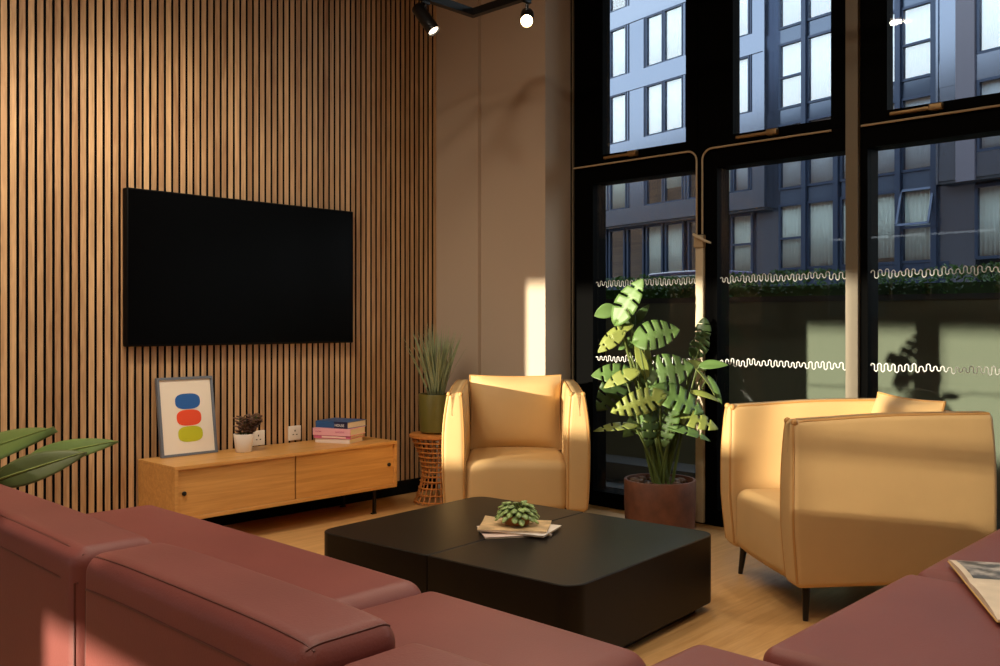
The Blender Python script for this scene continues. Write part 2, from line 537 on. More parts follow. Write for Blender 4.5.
# ------------------------------------------------------------------ framed print
t = thing('framed_print', 'grey framed abstract print of three stacked ovals leaning on the wall', 'framed print', (2.384, 4.523, CZ1), 0)
t.rotation_euler = (-math.radians(8.5), 0, 0)
W2, H2, FW = .157, .412, .013
mb = MB()
for (x0, x1, z0, z1) in ((-W2, W2, 0, FW), (-W2, W2, H2 - FW, H2), (-W2, -W2 + FW, FW, H2 - FW), (W2 - FW, W2, FW, H2 - FW)):
    mb.box(x0, x1, -.010, .012, z0, z1)
M_gframe = pmat('blue_grey_frame', rgb(104, 110, 120), 0.5)
mb.build('frame', M_gframe, t, smooth=False)
M_art = pmat('print_paper', rgb(238, 226, 208), 0.6)
sh = MB().box(-W2 + FW, W2 - FW, -.002, .008, FW, H2 - FW).build('print_sheet', M_art, t, smooth=False)
def oval(cx, cz, a, b, mat, lb):
    poly = []
    for k in range(48):
        th = 2 * PI * k / 48
        cs, sn = math.cos(th), math.sin(th)
        e = .72
        poly.append((cx + a * math.copysign(abs(cs) ** e, cs), cz + b * math.copysign(abs(sn) ** e, sn)))
    mb = MB().prism(poly, 0, .0012, M=Matrix.Translation((0, -.0021, 0)) @ Matrix.Rotation(PI / 2, 4, 'X'))
    o = mb.build('oval_shape', mat, sh, smooth=False); o['label'] = lb
M_blue = pmat('print_blue', rgb(30, 92, 166), 0.6); M_red = pmat('print_orange', rgb(232, 76, 34), 0.6); M_yel = pmat('print_chartreuse', rgb(190, 190, 20), 0.6)
oval(.008, .283, .070, .041, M_blue, 'blue oval shape')
oval(.010, .197, .069, .042, M_red, 'orange red oval shape')
oval(.012, .111, .069, .041, M_yel, 'chartreuse oval shape')

# ------------------------------------------------------------------ leaves
def leaf_mesh(mb, L, W, M, cup=.15, droop=.25, lobes=0, fold=0.0, nt=18, nu=4, heart=.12, prof=.8, gap0=.34, wave=0.0, rr=None):
    """leaf along +y, normal +z"""
    vs = []; fs = []
    cols = list(range(-nu, nu + 1))
    per = (nt - 2) / lobes if lobes else 0
    for i in range(nt + 1):
        t = i / nt
        w = W * .5 * (max(0.0, math.sin(PI * min(1, t ** prof))) ** .75)
        for c in cols:
            u = c / nu
            au = abs(u)
            y = L * t - heart * L * (au ** 1.4) * (1 - t) ** 2 + (.10 * L * au * (1 - au * .5) * t * (1 - t) if lobes else 0)
            xx = u * w * math.cos(fold * au)
            z = -cup * W * au * au - droop * L * t * t + math.sin(fold) * au * w
            if wave:
                z += wave * W * math.sin(t * 14 + (c > 0) * 2) * au
            vs.append((xx, y, z))
    nc = len(cols)
    for i in range(nt):
        for j in range(nc - 1):
            u = abs((j + .5) - nu) / nu
            if lobes and i > 1 and i < nt - 1 and u > gap0:
                ph = (i - 1) % max(2, int(round(per)))
                if ph == 0:
                    continue
            a = i * nc + j
            fs.append((a, a + 1, a + nc + 1, a + nc))
    mb.add(vs, fs, M)

def place(base, d, n):
    return Matrix.Translation(base) @ frame_from(d, n)

# camera axes for posing plants
RIGHT = V((CX, -CY, 0)); FWD = V((CY, CX, 0)); UP = V((0, 0, 1))

# ---- monstera
MO = V((4.15, 2.785, 0))
t = thing('potted_monstera', 'tall potted swiss cheese plant standing in front of the windows', 'potted plant', MO)
prof = [(.165, 0.0), (.182, .01), (.188, .15), (.190, .275), (.187, .281), (.176, .281), (.172, .24), (.0, .238)]
pot = MB().lathe(prof[:-1], 48).build('pot', M_rust, t, angle=35)
MB().lathe([(.172, .236), (.172, .248), (.10, .256), (.001, .258)], 32).build('soil', M_soil, t)
mb = MB()
for k in range(34):
    a = R.random() * 2 * PI; q = .155 * math.sqrt(R.random()); s = .012 + .016 * R.random()
    mb.rbox((q * math.cos(a), q * math.sin(a), .252 + s * .3), (s * 2, s * 1.6, s * 1.2), s * .55, 2, M=None)
st = mb.build('stones', M_stone, t); st['kind'] = 'stuff'
MF = 4.93   # forward distance of the plant
def mleaf(px, py, Lpx, Wpx, ang, mat, df=0.0, tilt=.5, lobes=5, droop=.2, yaw=0.0):
    """a leaf whose middle is seen at px,py; ang = tip direction in the picture plane (deg, 0 right, 90 up)"""
    f = MF + df
    c = world(px, f, py=py) - MO
    L = Lpx * f / F_PX; W = Wpx * f / F_PX
    a = math.radians(ang)
    d = (RIGHT * math.cos(a) + UP * math.sin(a)) - FWD * .25
    tilt += R.uniform(-.3, .3)
    n = -FWD * math.cos(tilt) + UP * math.sin(tilt) + RIGHT * (yaw + R.uniform(-.5, .5))
    d.normalize()
    base = c - d * L * .45
    mb = MB()
    leaf_mesh(mb, L, W, place(base, d, n), cup=R.uniform(-.02, .08), droop=droop, lobes=lobes, nt=22 if lobes else 14, heart=.16 if lobes else .05, fold=R.uniform(-.1, .25))
    lf = mb.build('leaf', mat, t, solid=.0012, angle=60)
    # petiole
    g = V((R.uniform(-.05, .05), R.uniform(-.05, .05), .25))
    mid = g.lerp(base, .55) + V((0, 0, .06))
    pts = []
    for q in range(9):
        s = q / 8
        pts.append(g * (1 - s) ** 2 + mid * 2 * s * (1 - s) + base * s * s)
    m2 = MB().tube(pts, [.009 - .005 * q / 8 for q in range(9)], 7)
    m2.build('stem', M_stem, t)
    return lf
ML = [
 (628, 301, 48, 26, 62, M_leaf, -.02, .55, 4, .10), (606, 311, 22, 15, 200, M_leaf, .05, .6, 0, .2),
 (616, 331, 34, 14, 200, M_leafy, .0, .9, 3, .3), (612, 341, 30, 13, 215, M_leafy, -.05, .7, 3, .3),
 (656, 334, 42, 36, 20, M_leaf, -.05, .35, 5, .15), (634, 342, 30, 20, 190, M_leaf, .08, .9, 3, .2),
 (642, 362, 40, 11, 110, M_leafy, .0, .4, 0, .05), (648, 356, 34, 8, 100, M_leafy, .04, .3, 0, .05),
 (616, 372, 40, 26, 170, M_leaf, .0, .8, 4, .3), (614, 391, 44, 30, 235, M_leafd, .06, .5, 5, .25),
 (622, 376, 34, 16, 195, M_leafy, -.08, .9, 3, .35),
 (667, 371, 48, 38, 15, M_leaf, .0, .45, 5, .15), (678, 397, 52, 34, 345, M_leaf, -.10, .45, 5, .25),
 (640, 402, 52, 26, 195, M_leafy, -.14, .55, 6, .20), (652, 390, 34, 22, 40, M_leafd, .05, .5, 4, .2),
 (616, 426, 42, 16, 180, M_leafy, -.05, 1.15, 4, .12), (640, 420, 40, 22, 215, M_leaf, .02, .7, 4, .3),
 (668, 424, 40, 20, 250, M_leaf, -.08, .6, 5, .3), (696, 418, 42, 20, 350, M_leafy, -.05, .85, 4, .35),
 (690, 430, 38, 14, 355, M_leaf, -.10, 1.1, 3, .3), (652, 428, 34, 20, 270, M_leafd, -.1, .5, 4, .3),
 (712, 364, 28, 12, 10, M_leaf, .0, .7, 0, .2), (697, 364, 24, 14, 160, M_leafy, .03, .6, 0, .2),
 (708, 378, 32, 8, 320, M_leafy, -.02, .8, 0, .35), (716, 388, 30, 7, 300, M_leaf, .02, .6, 0, .3), (704, 392, 30, 8, 0, M_leafy, -.04, .9, 0, .5),
 (690, 402, 30, 12, 330, M_leafd, .1, .6, 0, .3), (630, 318, 26, 12, 280, M_leafd, .1, .4, 0, .2), (640, 316, 26, 10, 50, M_leafd, .12, .3, 0, .2),
 (700, 345, 26, 20, 60, M_leafd, .08, .4, 4, .2), (703, 330, 22, 16, 90, M_leafd, .08, .4, 3, .2),
]
for a in ML:
    mleaf(*a)

# ---- broad-leaved plant at the left edge
BP = V((1.02, 3.9, 0))
t = thing('broad_leaf_plant', 'broad leaved plant reaching into the left edge above the sofa', 'potted plant', BP)
MB().lathe([(.13, 0), (.15, .01), (.18, .34), (.176, .345), (.165, .345), (.16, .30)], 40).build('pot', M_white, t)
MB().lathe([(.155, .29), (.155, .305), (.001, .31)], 32).build('soil', M_soil, t)
def bleaf(p0, p1, W, n, cup, fold, droop, mat=M_banana):
    a, b = p0 - BP, p1 - BP
    d = b - a
    L = d.length
    mb = MB()
    leaf_mesh(mb, L, W, place(a, d, n), cup=cup, droop=droop, fold=fold, heart=.03, prof=.72, nt=24, nu=5)
    lf = mb.build('leaf', mat, t, solid=.0015, angle=70)
    mr = [a + d * (k / 10) - frame_from(d, n).to_3x3() @ V((0, 0, droop * L * (k / 10) ** 2 - .003)) for k in range(11)]
    MB().tube(mr, [.005 - .004 * k / 10 for k in range(11)], 6).build('midrib', pmat('midrib', rgb(150, 168, 90), .5), lf)
    g = V((R.uniform(-.03, .03), R.uniform(-.03, .03), .3))
    mid = g.lerp(a, .5) + V((0, 0, .12))
    MB().tube([g * (1 - s) ** 2 + mid * 2 * s * (1 - s) + a * s * s for s in [k / 8 for k in range(9)]], [.011 - .005 * k / 8 for k in range(9)], 8).build('stem', M_stem, t)
nA = -FWD * .55 + UP * .6
bleaf(world(-70, 3.30, py=470), world(52, 3.18, py=425), .22, -FWD * .5 + UP * .8, .10, .15, .02)
bleaf(world(-4, 3.34, py=481), world(86, 3.42, py=451), .125, -FWD * .8 + UP * .5, .08, .25, .02, M_bdark)
bleaf(world(26, 3.52, py=460), world(117, 3.52, py=440), .105, -FWD * .7 + UP * .6, .08, .22, .02)

# ---- rattan stool with green pot
SP = V((3.865, 4.232, 0))
t = thing('rattan_stool', 'hourglass shaped rattan stool in the corner under the green pot', 'stool', SP)
def srad(z):
    u = z / .42
    return .086 + .056 * abs(2 * (u - .5)) ** 1.8 + (.020 * max(0, (u - .5) * 2))
mb = MB()
for k in range(22):
    a = 2 * PI * k / 22
    mb.tube([(srad(z) * math.cos(a + .5 * (z - .2)), srad(z) * math.sin(a + .5 * (z - .2)), z) for z in [.41 * j / 12 + .005 for j in range(13)]], .0045, 6)
mb.build('canes', M_rattan, t)
mb = MB()
for z in (.02, .06, .10, .14, .17, .20, .23, .26, .29, .32, .35, .38):
    mb.tube([((srad(z) + .005) * math.cos(a), (srad(z) + .005) * math.sin(a), z) for a in [2 * PI * j / 36 for j in range(36)]], .0048, 6, closed=True)
mb.build('hoops', M_rattan, t)
mb = MB().lathe([(.02, .404), (.160, .404), (.168, .410), (.168, .424), (.160, .43), (.02, .43)], 40)
mb.build('seat', M_rattan, t)
t = thing('potted_grass_plant', 'spiky grey green plant in olive pot on the rattan stool', 'potted plant', SP + V((0, 0, .431)))
MB().lathe([(.086, 0), (.102, .012), (.108, .10), (.112, .235), (.110, .242), (.102, .242), (.096, .20)], 40).build('pot', M_green_pot, t)
MB().lathe([(.09, .20), (.09, .214), (.001, .218)], 28).build('soil', M_soil, t)
mb = MB()
for k in range(95):
    a = R.random() * 2 * PI; q = R.random()
    lean = (.02 + .17 * q); h = (.37 + .12 * R.random()) * (1 - .22 * q)
    b = V((.055 * math.cos(a) * R.random(), .055 * math.sin(a) * R.random(), .215))
    e = b + V((math.cos(a) * lean, math.sin(a) * lean, h))
    mid = b.lerp(e, .5) - V((math.cos(a), math.sin(a), 0)) * lean * .12
    w = .005 + .003 * R.random()
    side = V((-math.sin(a + R.uniform(-.6, .6)), math.cos(a + R.uniform(-.6, .6)), 0)) * w
    vs = []
    for j in range(6):
        s = j / 5
        p = b * (1 - s) ** 2 + mid * 2 * s * (1 - s) + e * s * s
        ww = side * (1 - s ** 2.5) + side * .05
        out = V((math.cos(a), math.sin(a), 0)) * w * .35 * (1 - s)
        vs += [p - ww, p + out, p + ww]
    fs = []
    for j in range(5):
        for c in range(2):
            i0 = j * 3 + c
            fs.append((i0, i0 + 1, i0 + 4, i0 + 3))
    mb.add(vs, fs)
mb.build('foliage', M_grassl, t, solid=.001, angle=60)

# ---- small white pot with dark plant on console
t = thing('potted_succulent', 'small dark leaved plant in white pot on the oak console', 'potted plant', (2.645, 4.43, CZ1))
MB().lathe([(.038, 0), (.042, .004), (.054, .094), (.053, .098), (.048, .098), (.046, .08)], 36).build('pot', M_white, t)
MB().lathe([(.046, .078), (.046, .086), (.001, .089)], 24).build('soil', M_soil, t)
mb = MB(); ms = MB()
for k in range(11):
    a = R.random() * 2 * PI; ln = .05 + .05 * R.random()
    dv = V((math.cos(a) * .5 + .25, math.sin(a) * .4, 1.0)).normalized()
    b = V((.02 * math.cos(a), .02 * math.sin(a), .085)); e = b + dv * (ln + .04)
    ms.tube([b, b.lerp(e, .5), e], .0025, 5)
    for j in range(9):
        s = .25 + .75 * j / 8
        aa = j * 2.4 + k
        dd = V((math.cos(aa), math.sin(aa), .4)).normalized()
        leaf_mesh(mb, .034, .028, place(b.lerp(e, s), dd, (0, 0, 1)), cup=.2, droop=.1, nt=5, nu=1)
mb.build('foliage', M_suc, t, solid=.0015); ms.build('stem', M_stem, t)

# ---- wall sockets
for (px, py, lb) in ((258, 438, 'white wall socket behind the small white pot'), (294.5, 433, 'white wall socket between the small pot and the books')):
    tt = (px - 500) / F_PX
    X = 4.592 * (CY + CX * tt) / (CX - CY * tt); f = CY * X + CX * 4.592
    t = thing('wall_socket', lb, 'wall socket', (X, 4.594, EYE + (HOR - py) * f / F_PX), 0, 'sockets on the slatted wall')
    MB().rbox((0, -.001, 0), (.084, .012, .084), .003, 2).build('plate', M_plastic, t)
    mb = MB()
    for (sx, sz, w_, h_) in ((0, .014, .006, .010), (-.012, -.008, .009, .005), (.012, -.008, .009, .005)):
        mb.box(sx - w_ / 2, sx + w_ / 2, -.0085, -.0068, sz - h_ / 2, sz + h_ / 2)
    mb.build('socket_holes', M_black, t, smooth=False)

# ---- books
M_pages = pmat('book_pages', rgb(226, 214, 190), .8, bump=(300, .3, (.05, .05, 3)))
def book(z, th, L, Wd, col, lb, rz, dx=0, dy=0, extra=None):
    ang = math.atan2(-.91, .41)
    base = V((3.265 + dx, 4.415 + dy, z))
    t = thing('book', lb, 'book', base, ang + rz, 'books stacked on the console')
    m = pmat('cover_' + lb.split()[0], col, .45)
    # local x = spine direction, spine on -y side
    mb = MB()
    mb.box(-L / 2, L / 2, -Wd / 2, Wd / 2, 0, .0025); mb.box(-L / 2, L / 2, -Wd / 2, Wd / 2, th - .0025, th)
    mb.box(-L / 2, L / 2, -Wd / 2 - .001, -Wd / 2 + .003, 0, th)
    c = mb.build('cover', m, t, smooth=False)
    MB().box(-L / 2 + .004, L / 2 - .004, -Wd / 2 + .003, Wd / 2 - .004, .0025, th - .0025).build('pages', M_pages, t, smooth=False)
    if extra:
        extra(t, c, L, Wd, th)
    return t
def spine_box(par, x0, x1, z0, z1, Wd, mat, name='spine_print', lb=None):
    o = MB().box(x0, x1, -Wd / 2 - .0016, -Wd / 2 - .0008, z0, z1).build(name, mat, par, smooth=False)
    if lb: o['label'] = lb
def spine_text(par, txt, size, x, z, Wd, mat):
    cu = bpy.data.curves.new('title', 'FONT'); cu.body = txt; cu.size = size; cu.extrude = .0003; cu.align_y = 'CENTER'
    tmp = bpy.data.objects.new('spine_title_text', cu); COL.objects.link(tmp)
    bpy.context.view_layer.update()
    me = bpy.data.meshes.new_from_object(tmp.evaluated_get(bpy.context.evaluated_depsgraph_get()))
    bpy.data.objects.remove(tmp); bpy.data.curves.remove(cu)
    me.materials.clear(); me.materials.append(mat)
    o = bpy.data.objects.new('spine_title', me); COL.objects.link(o); o.parent = par
    o.location = (x, -Wd / 2 - .002, z); o.rotation_euler = (PI / 2, 0, 0)
M_mag = pmat('magenta_ink', rgb(190, 70, 120), .6); M_wht = pmat('white_ink', rgb(240, 240, 240), .6); M_navy = pmat('navy_band', rgb(28, 30, 66), .5)
M_cream = pmat('cream_panel', rgb(246, 214, 206), .6)
def ex_w(t, c, L, Wd, th): pass
def ex_p2(t, c, L, Wd, th):
    spine_box(c, -L / 2 + .05, L / 2 - .03, .004, th - .004, Wd, M_cream)
def ex_p(t, c, L, Wd, th):
    spine_text(c, 'FLORA', .013, -L / 2 + .018, th / 2, Wd, M_mag); spine_text(c, 'GARDENS', .013, .025, th / 2, Wd, M_mag)
def ex_b(t, c, L, Wd, th):
    spine_box(c, .02, L / 2, .0, th, Wd, M_navy, lb='navy end of spine')
    spine_text(c, 'HOUSE', .021, .024, th / 2 - .002, Wd, M_wht)
z = CZ1 + .0005
book(z, .026, .225, .165, rgb(232, 216, 206), 'white book lying at the bottom of the stack on the console', 0, extra=ex_w); z += .0265
book(z, .018, .235, .175, rgb(206, 104, 140), 'thin dark pink book second from the bottom of the stack', .02, extra=ex_p2); z += .0185
book(z, .040, .245, .185, rgb(236, 174, 184), 'thick pale pink book under the blue book', .0, extra=ex_p); z += .0405
book(z, .038, .225, .190, rgb(44, 88, 140), 'blue and navy book on top of the stack', -.12, .02, .01, extra=ex_b)

def rproj(p, size, r):
    h = [q / 2 for q in size]
    q = V([max(-(h[i] - r), min(h[i] - r, p[i])) for i in range(3)])
    d = V(p) - q
    return q + d.normalized() * r if d.length > 1e-9 else V(p)

# ------------------------------------------------------------------ armchairs
def make_chair(name, label, loc, rz):
    t = thing(name, label, 'armchair', loc, rz)
    W, D, Z0, Z1 = .77, .80, .130, .755
    H = Z1 - Z0
    TH = .125
    def prof(z):         # inward tuck of the outer side by height: full in the lower middle, tucked at foot and rim
        u = (z + H / 2) / H
        return .010 * (1 - math.sin(PI * min(1, max(0, u)))) + .020 * max(0, (u - .6) / .4) ** 2
    def arm(sx):
        def fn(p):
            u = (p.z + H / 2) / H
            f = V(p)
            side = (p.x * sx) / (TH / 2)          # +1 outside, -1 inside
            tuck = prof(p.z)
            th = 1.0 - .22 * max(0, (u - .55) / .45) ** 2
            if side > 0:
                f.x = sx * (p.x * sx - tuck)
            else:
                f.x = sx * (p.x * sx + (TH * (1 - th)) * .6)
            yy = (p.y + D / 2) / D
            f.y += .010 * (1 - yy) * max(0, .35 - u) / .35     # front foot tucks back
            f.y -= .012 * (1 - yy) * math.sin(PI * u)
            f.z += (.022 * yy + .004 * math.cos((yy - .5) * 2 * PI)) * max(0, (u - .6) / .4)
            return f
        mb = MB().rbox((0, 0, 0), (TH, D, H), .026, 4, (4, 12, 12), fn)
        cx = sx * (W / 2 - TH / 2)
        M = Matrix.Translation((cx, 0, Z0 + H / 2))
        mb.v = [M @ p for p in mb.v]
        a = mb.build('arm', M_tan, t)
        # piping around the front face edges and along the top
        pm = MB()
        for s2 in (-1, 1):
            e = TH / 2 - .010
            pts = []
            for k in range(25):
                zz = -H / 2 + .02 + (H - .04) * k / 24
                pts.append(fn(V((s2 * e * (1 if True else 1), -D / 2 + .006, zz))))
            for k in range(1, 22):
                yy = -D / 2 + .012 + (D - .03) * k / 21
                pts.append(fn(V((s2 * e, yy, H / 2 - .006))))
            pm.tube([M @ p for p in pts], .0055, 6)
            # pinched corner ear
            c = M @ fn(V((s2 * e, -D / 2 + .012, H / 2 - .010)))
            pm.rbox((c.x, c.y, c.z), (.024, .024, .026), .011, 3)
        p_ = pm.build('piping', M_pipe_t, a)
        return a
    for s in (-1, 1):
        arm(s)
    BT = .15
    def fb(p):
        u = (p.z + H / 2) / H; f = V(p)
        if p.y > 0: f.y -= prof(p.z)
        else: f.y += .05 * max(0, (u - .55) / .45) ** 2
        return f
    mb = MB().rbox((0, 0, 0), (W - 2 * TH + .10, BT, H), .028, 4, (8, 4, 10), fb)
    M = Matrix.Translation((0, D / 2 - BT / 2, Z0 + H / 2)); mb.v = [M @ p for p in mb.v]
    b = mb.build('backrest', M_tan, t)
    pm = MB()
    for yy in (-BT / 2 + .01, BT / 2 - .01):
        pm.tube([M @ fb(V((x_, yy, H / 2 - .004))) for x_ in [(-.27 + .54 * k / 20) for k in range(21)]], .0055, 6)
    pm.build('piping', M_pipe_t, b)
    # seat: thick pad whose front drops to the chair's foot
    SW = W - 2 * TH + .02; SD = D - BT + .02; SH = .262
    def fs_(p):
        f = V(p)
        f.z += .012 * (1 - (p.x / (SW / 2)) ** 2) if p.z > 0 else 0
        f.y -= .012 * (1 - (p.x / (SW / 2)) ** 2) * (1 if p.y < 0 else 0)
        return f
    mb = MB().rbox((0, -D / 2 + SD / 2 + .012, Z0 + SH / 2 - .002), (SW, SD, SH), .05, 5, (8, 8, 3), fs_)
    s_ = mb.build('seat', M_tan, t)
    mb = MB().box(-W / 2 + .08, W / 2 - .08, -D / 2 + .08, D / 2 - .08, Z0 - .012, Z0 + .03); mb.build('underframe', M_black, t)
    for sx in (-1, 1):
        for sy in (-1, 1):
            x0, y0 = sx * (W / 2 - .075), sy * (D / 2 - .075)
            MB().tube([(x0 + sx * .018, y0 + sy * .012, 0.0), (x0, y0, Z0 + .01)], [.010, .017], 10).build('leg', M_black, t)
    return t
def make_cushion(label, chair, loc, tilt, w=.52, h=.44, th=.15, rz=0):
    """square scatter cushion with pinched corners, standing on the seat"""
    n = 14
    mb = MB()
    vs = []; fs = []
    for sd in (-1, 1):
        for i in range(n + 1):
            for j in range(n + 1):
                u, v_ = i / n * 2 - 1, j / n * 2 - 1
                bul = (max(0, 1 - abs(u) ** 2.6) * max(0, 1 - abs(v_) ** 2.6)) ** .5
                px_ = u * w / 2 * (1 - .05 * (1 - v_ * v_)) ; pz_ = v_ * h / 2 * (1 - .05 * (1 - u * u))
                vs.append((px_, sd * (th / 2 * bul + .003), pz_ + h / 2))
    N = (n + 1) ** 2
    for sd in range(2):
        for i in range(n):
            for j in range(n):
                a = sd * N + i * (n + 1) + j
                q = (a, a + n + 1, a + n + 2, a + 1)
                fs.append(q if sd == 0 else q[::-1])
    rim = [i * (n + 1) for i in range(n + 1)] + [n * (n + 1) + j for j in range(1, n + 1)] + [i * (n + 1) + n for i in range(n - 1, -1, -1)] + [j for j in range(n - 1, 0, -1)]
    for k in range(len(rim)):
        a, b = rim[k], rim[(k + 1) % len(rim)]
        fs.append((a, b, b + N, a + N))
    mb.add(vs, fs)
    t = thing('scatter_cushion', label, 'cushion', (0, 0, 0))
    Mc = Matrix.Translation(chair.location) @ Matrix.Rotation(chair.rotation_euler.z, 4, 'Z') @ Matrix.Translation(loc) @ Matrix.Rotation(rz, 4, 'Z') @ Matrix.Rotation(tilt, 4, 'X')
    t.matrix_world = Mc
    t.location = Mc.to_translation(); t.rotation_euler = Mc.to_euler()
    mb.build('cushion_cover', M_tan, t, angle=80)
    pts = [V((vs[k][0], 0, vs[k][2])) for k in rim]
    MB().tube(pts, .0055, 6, closed=True).build('piping', M_pipe_t, t)
    return t
chair1 = make_chair('armchair', 'tan armchair in the corner facing the room', (3.80, 3.507, 0), math.radians(-47))
make_cushion('tan square cushion standing on the corner armchair', chair1, (-.0, .13, .385), math.radians(-12), .53, .43)
chair2 = make_chair('armchair', 'tan armchair in front of the windows turned sideways', (3.748, 1.592, 0), math.radians(-129.9))
make_cushion('tan cushion peeking above the arm of the sideways armchair', chair2, (-.02, .19, .39), math.radians(-12), .50, .42)

# ------------------------------------------------------------------ coffee table
t = thing('coffee_table', 'low black block coffee table split into two halves', 'coffee table', (2.655, 2.45, 0), math.radians(4.0))
def rounded_rect(x0, x1, y0, y1, rc):
    """rc = radii for corners (x1,y1),(x0,y1),(x0,y0),(x1,y0)"""
    out = []
    for (cx, cy, a0, r) in ((x1, y1, 0, rc[0]), (x0, y1, 90, rc[1]), (x0, y0, 180, rc[2]), (x1, y0, 270, rc[3])):
        sx = 1 if cx == x1 else -1; sy = 1 if cy == y1 else -1
        for k in range(9):
            a = math.radians(a0 + 90 * k / 8)
            out.append((cx - sx * r + r * math.cos(a), cy - sy * r + r * math.sin(a)))
    return out
ZTAB = .295
for (y0, y1, rc) in ((.012, .61, (.07, .07, .004, .004)), (-.615, .008, (.004, .004, .07, .07))):
    mb = MB().prism(rounded_rect(-.485, .485, y0, y1, rc), .035, ZTAB)
    h_ = mb.build('table_half', M_table, t, angle=30, bevel=.004)
mb = MB().prism(rounded_rect(-.43, .43, -.57, .565, (.05,) * 4), 0, .036)
mb.build('plinth', M_black, t, angle=30)

# magazines and small plant on the table
def mag(x, y, z, rz, w, l, th, mat, lb, curl=0.0):
    t = thing('magazine', lb, 'magazine', (x, y, z), rz, 'magazines on the coffee table')
    def grid_box(zz0, zz1, ww, ll):
        mb = MB(); n = 10; vs = []; fs = []
        for k in range(2):
            for i in range(n + 1):
                for j in range(n + 1):
                    u, v_ = i / n - .5, j / n - .5
                    c = curl * max(0, u + v_) ** 3
                    vs.append((u * ww, v_ * ll, (zz0, zz1)[k] + c))
        N = (n + 1) ** 2
        for i in range(n):
            for j in range(n):
                a = i * (n + 1) + j
                fs.append((a, a + 1, a + n + 2, a + n + 1)); fs.append((N + a, N + a + n + 1, N + a + n + 2, N + a + 1))
        rim = [i * (n + 1) for i in range(n + 1)] + [n * (n + 1) + j for j in range(1, n + 1)] + [i * (n + 1) + n for i in range(n - 1, -1, -1)] + [j for j in range(n - 1, 0, -1)]
        for k in range(len(rim)):
            a, b = rim[k], rim[(k + 1) % len(rim)]
            fs.append((a, b, b + N, a + N))
        mb.add(vs, fs); return mb
    grid_box(0, th - .001, w - .004, l - .004).build('pages', M_paper, t, smooth=False)
    grid_box(th - .001, th, w, l).build('cover', mat, t, smooth=False)
M_cov1 = pmat('cover_photo_tan', rgb(206, 176, 132), .45, var=(14, .45)); M_cov2 = pmat('cover_white', rgb(222, 214, 204), .45, var=(8, .15)); M_cov3 = pmat('cover_pale_pink', rgb(216, 194, 184), .45, var=(9, .15))
mcx, mcy = 2.665, 2.462
mag(mcx - .02, mcy - .01, ZTAB + .0005, .95, .20, .26, .007, M_cov3, 'pink white magazine at the bottom of the table stack')
mag(mcx + .01, mcy - .02, ZTAB + .0080, .35, .20, .27, .007, M_cov2, 'white magazine in the middle of the table stack', .0)
mag(mcx, mcy, ZTAB + .0155, .62, .20, .27, .008, M_cov1, 'tan covered magazine on top of the table stack under the plant', .012)
t = thing('potted_peperomia', 'little variegated plant in clay bowl on the table magazines', 'potted plant', (mcx + .012, mcy + .0, ZTAB + .024))
MB().lathe([(.040, 0), (.046, .003), (.056, .038), (.054, .041), (.05, .041), (.046, .03)], 32).build('pot', M_terra, t)
MB().lathe([(.047, .026), (.047, .034), (.001, .037)], 20).build('soil', M_soil, t)
mb = MB(); ms = MB()
for k in range(46):
    a = k * 2.399; q = math.sqrt((k + .5) / 46)
    rad = .016 + .050 * q; zz = .088 - .052 * q * q + R.uniform(-.008, .008)
    p = V((rad * math.cos(a), rad * math.sin(a), zz))
    d = V((math.cos(a), math.sin(a), .25 - .9 * q)).normalized()
    leaf_mesh(mb, .036, .028, place(p, d, V((0, 0, 1)) + d * .3), cup=.18, droop=.15, nt=7, nu=2, heart=.1)
    ms.tube([V((.01 * math.cos(a), .01 * math.sin(a), .03)), p * .5 + V((0, 0, .04)), p], .0018, 5)
mb.build('foliage', M_peper, t, solid=.001, angle=60); ms.build('stems', M_stem, t)

# ------------------------------------------------------------------ sectional sofa
t = thing('sectional_sofa', 'large red brown leather corner sofa in the foreground', 'sofa', (1.25, 1.6, 0))
OX, OY = 1.25, 1.6
def seat(x0, x1, y0, y1, z0, z1, r=.05, puff=.007, name='seat_cushion', tiltx=0.0):
    w, d, h = x1 - x0, y1 - y0, z1 - z0
    def fn(p):
        f = V(p)
        if p.z > 0:
            f.z += puff * (1 - (abs(p.x) / (w / 2)) ** 3) * (1 - (abs(p.y) / (d / 2)) ** 3)
        return f
    o = MB().rbox(((x0 + x1) / 2 - OX, (y0 + y1) / 2 - OY, (z0 + z1) / 2), (w, d, h), r, 5, (10, 10, 2), fn).build(name, M_leather, t)
    mb = MB()
    zz = z1 - .055
    e = .0015
    # piping line round the cushion under its rounded rim
    pts = []
    for (cx, cy, a0) in ((x1 - r, y1 - r, 0), (x0 + r, y1 - r, 90), (x0 + r, y0 + r, 180), (x1 - r, y0 + r, 270)):
        for k in range(6):
            a = math.radians(a0 + 90 * k / 5)
            pts.append((cx + (r + e) * math.cos(a) - OX, cy + (r + e) * math.sin(a) - OY, zz))
    mb.tube(pts, .004, 6, closed=True).build('piping', M_pipe_r, o)
    return o
ZS = .42
seat(.83, 1.67, 1.845, 3.44, .12, ZS, .06)
seat(.83, 1.66, 1.112, 1.835, .12, ZS - .005, .06)
seat(.80, 1.784, .15, 1.105, .12, ZS - .003, .05)
seat(1.785, 2.615, .10, .955, .12, ZS + .008, .035)
seat(2.625, 3.62, .10, .945, .12, ZS + .012, .05)
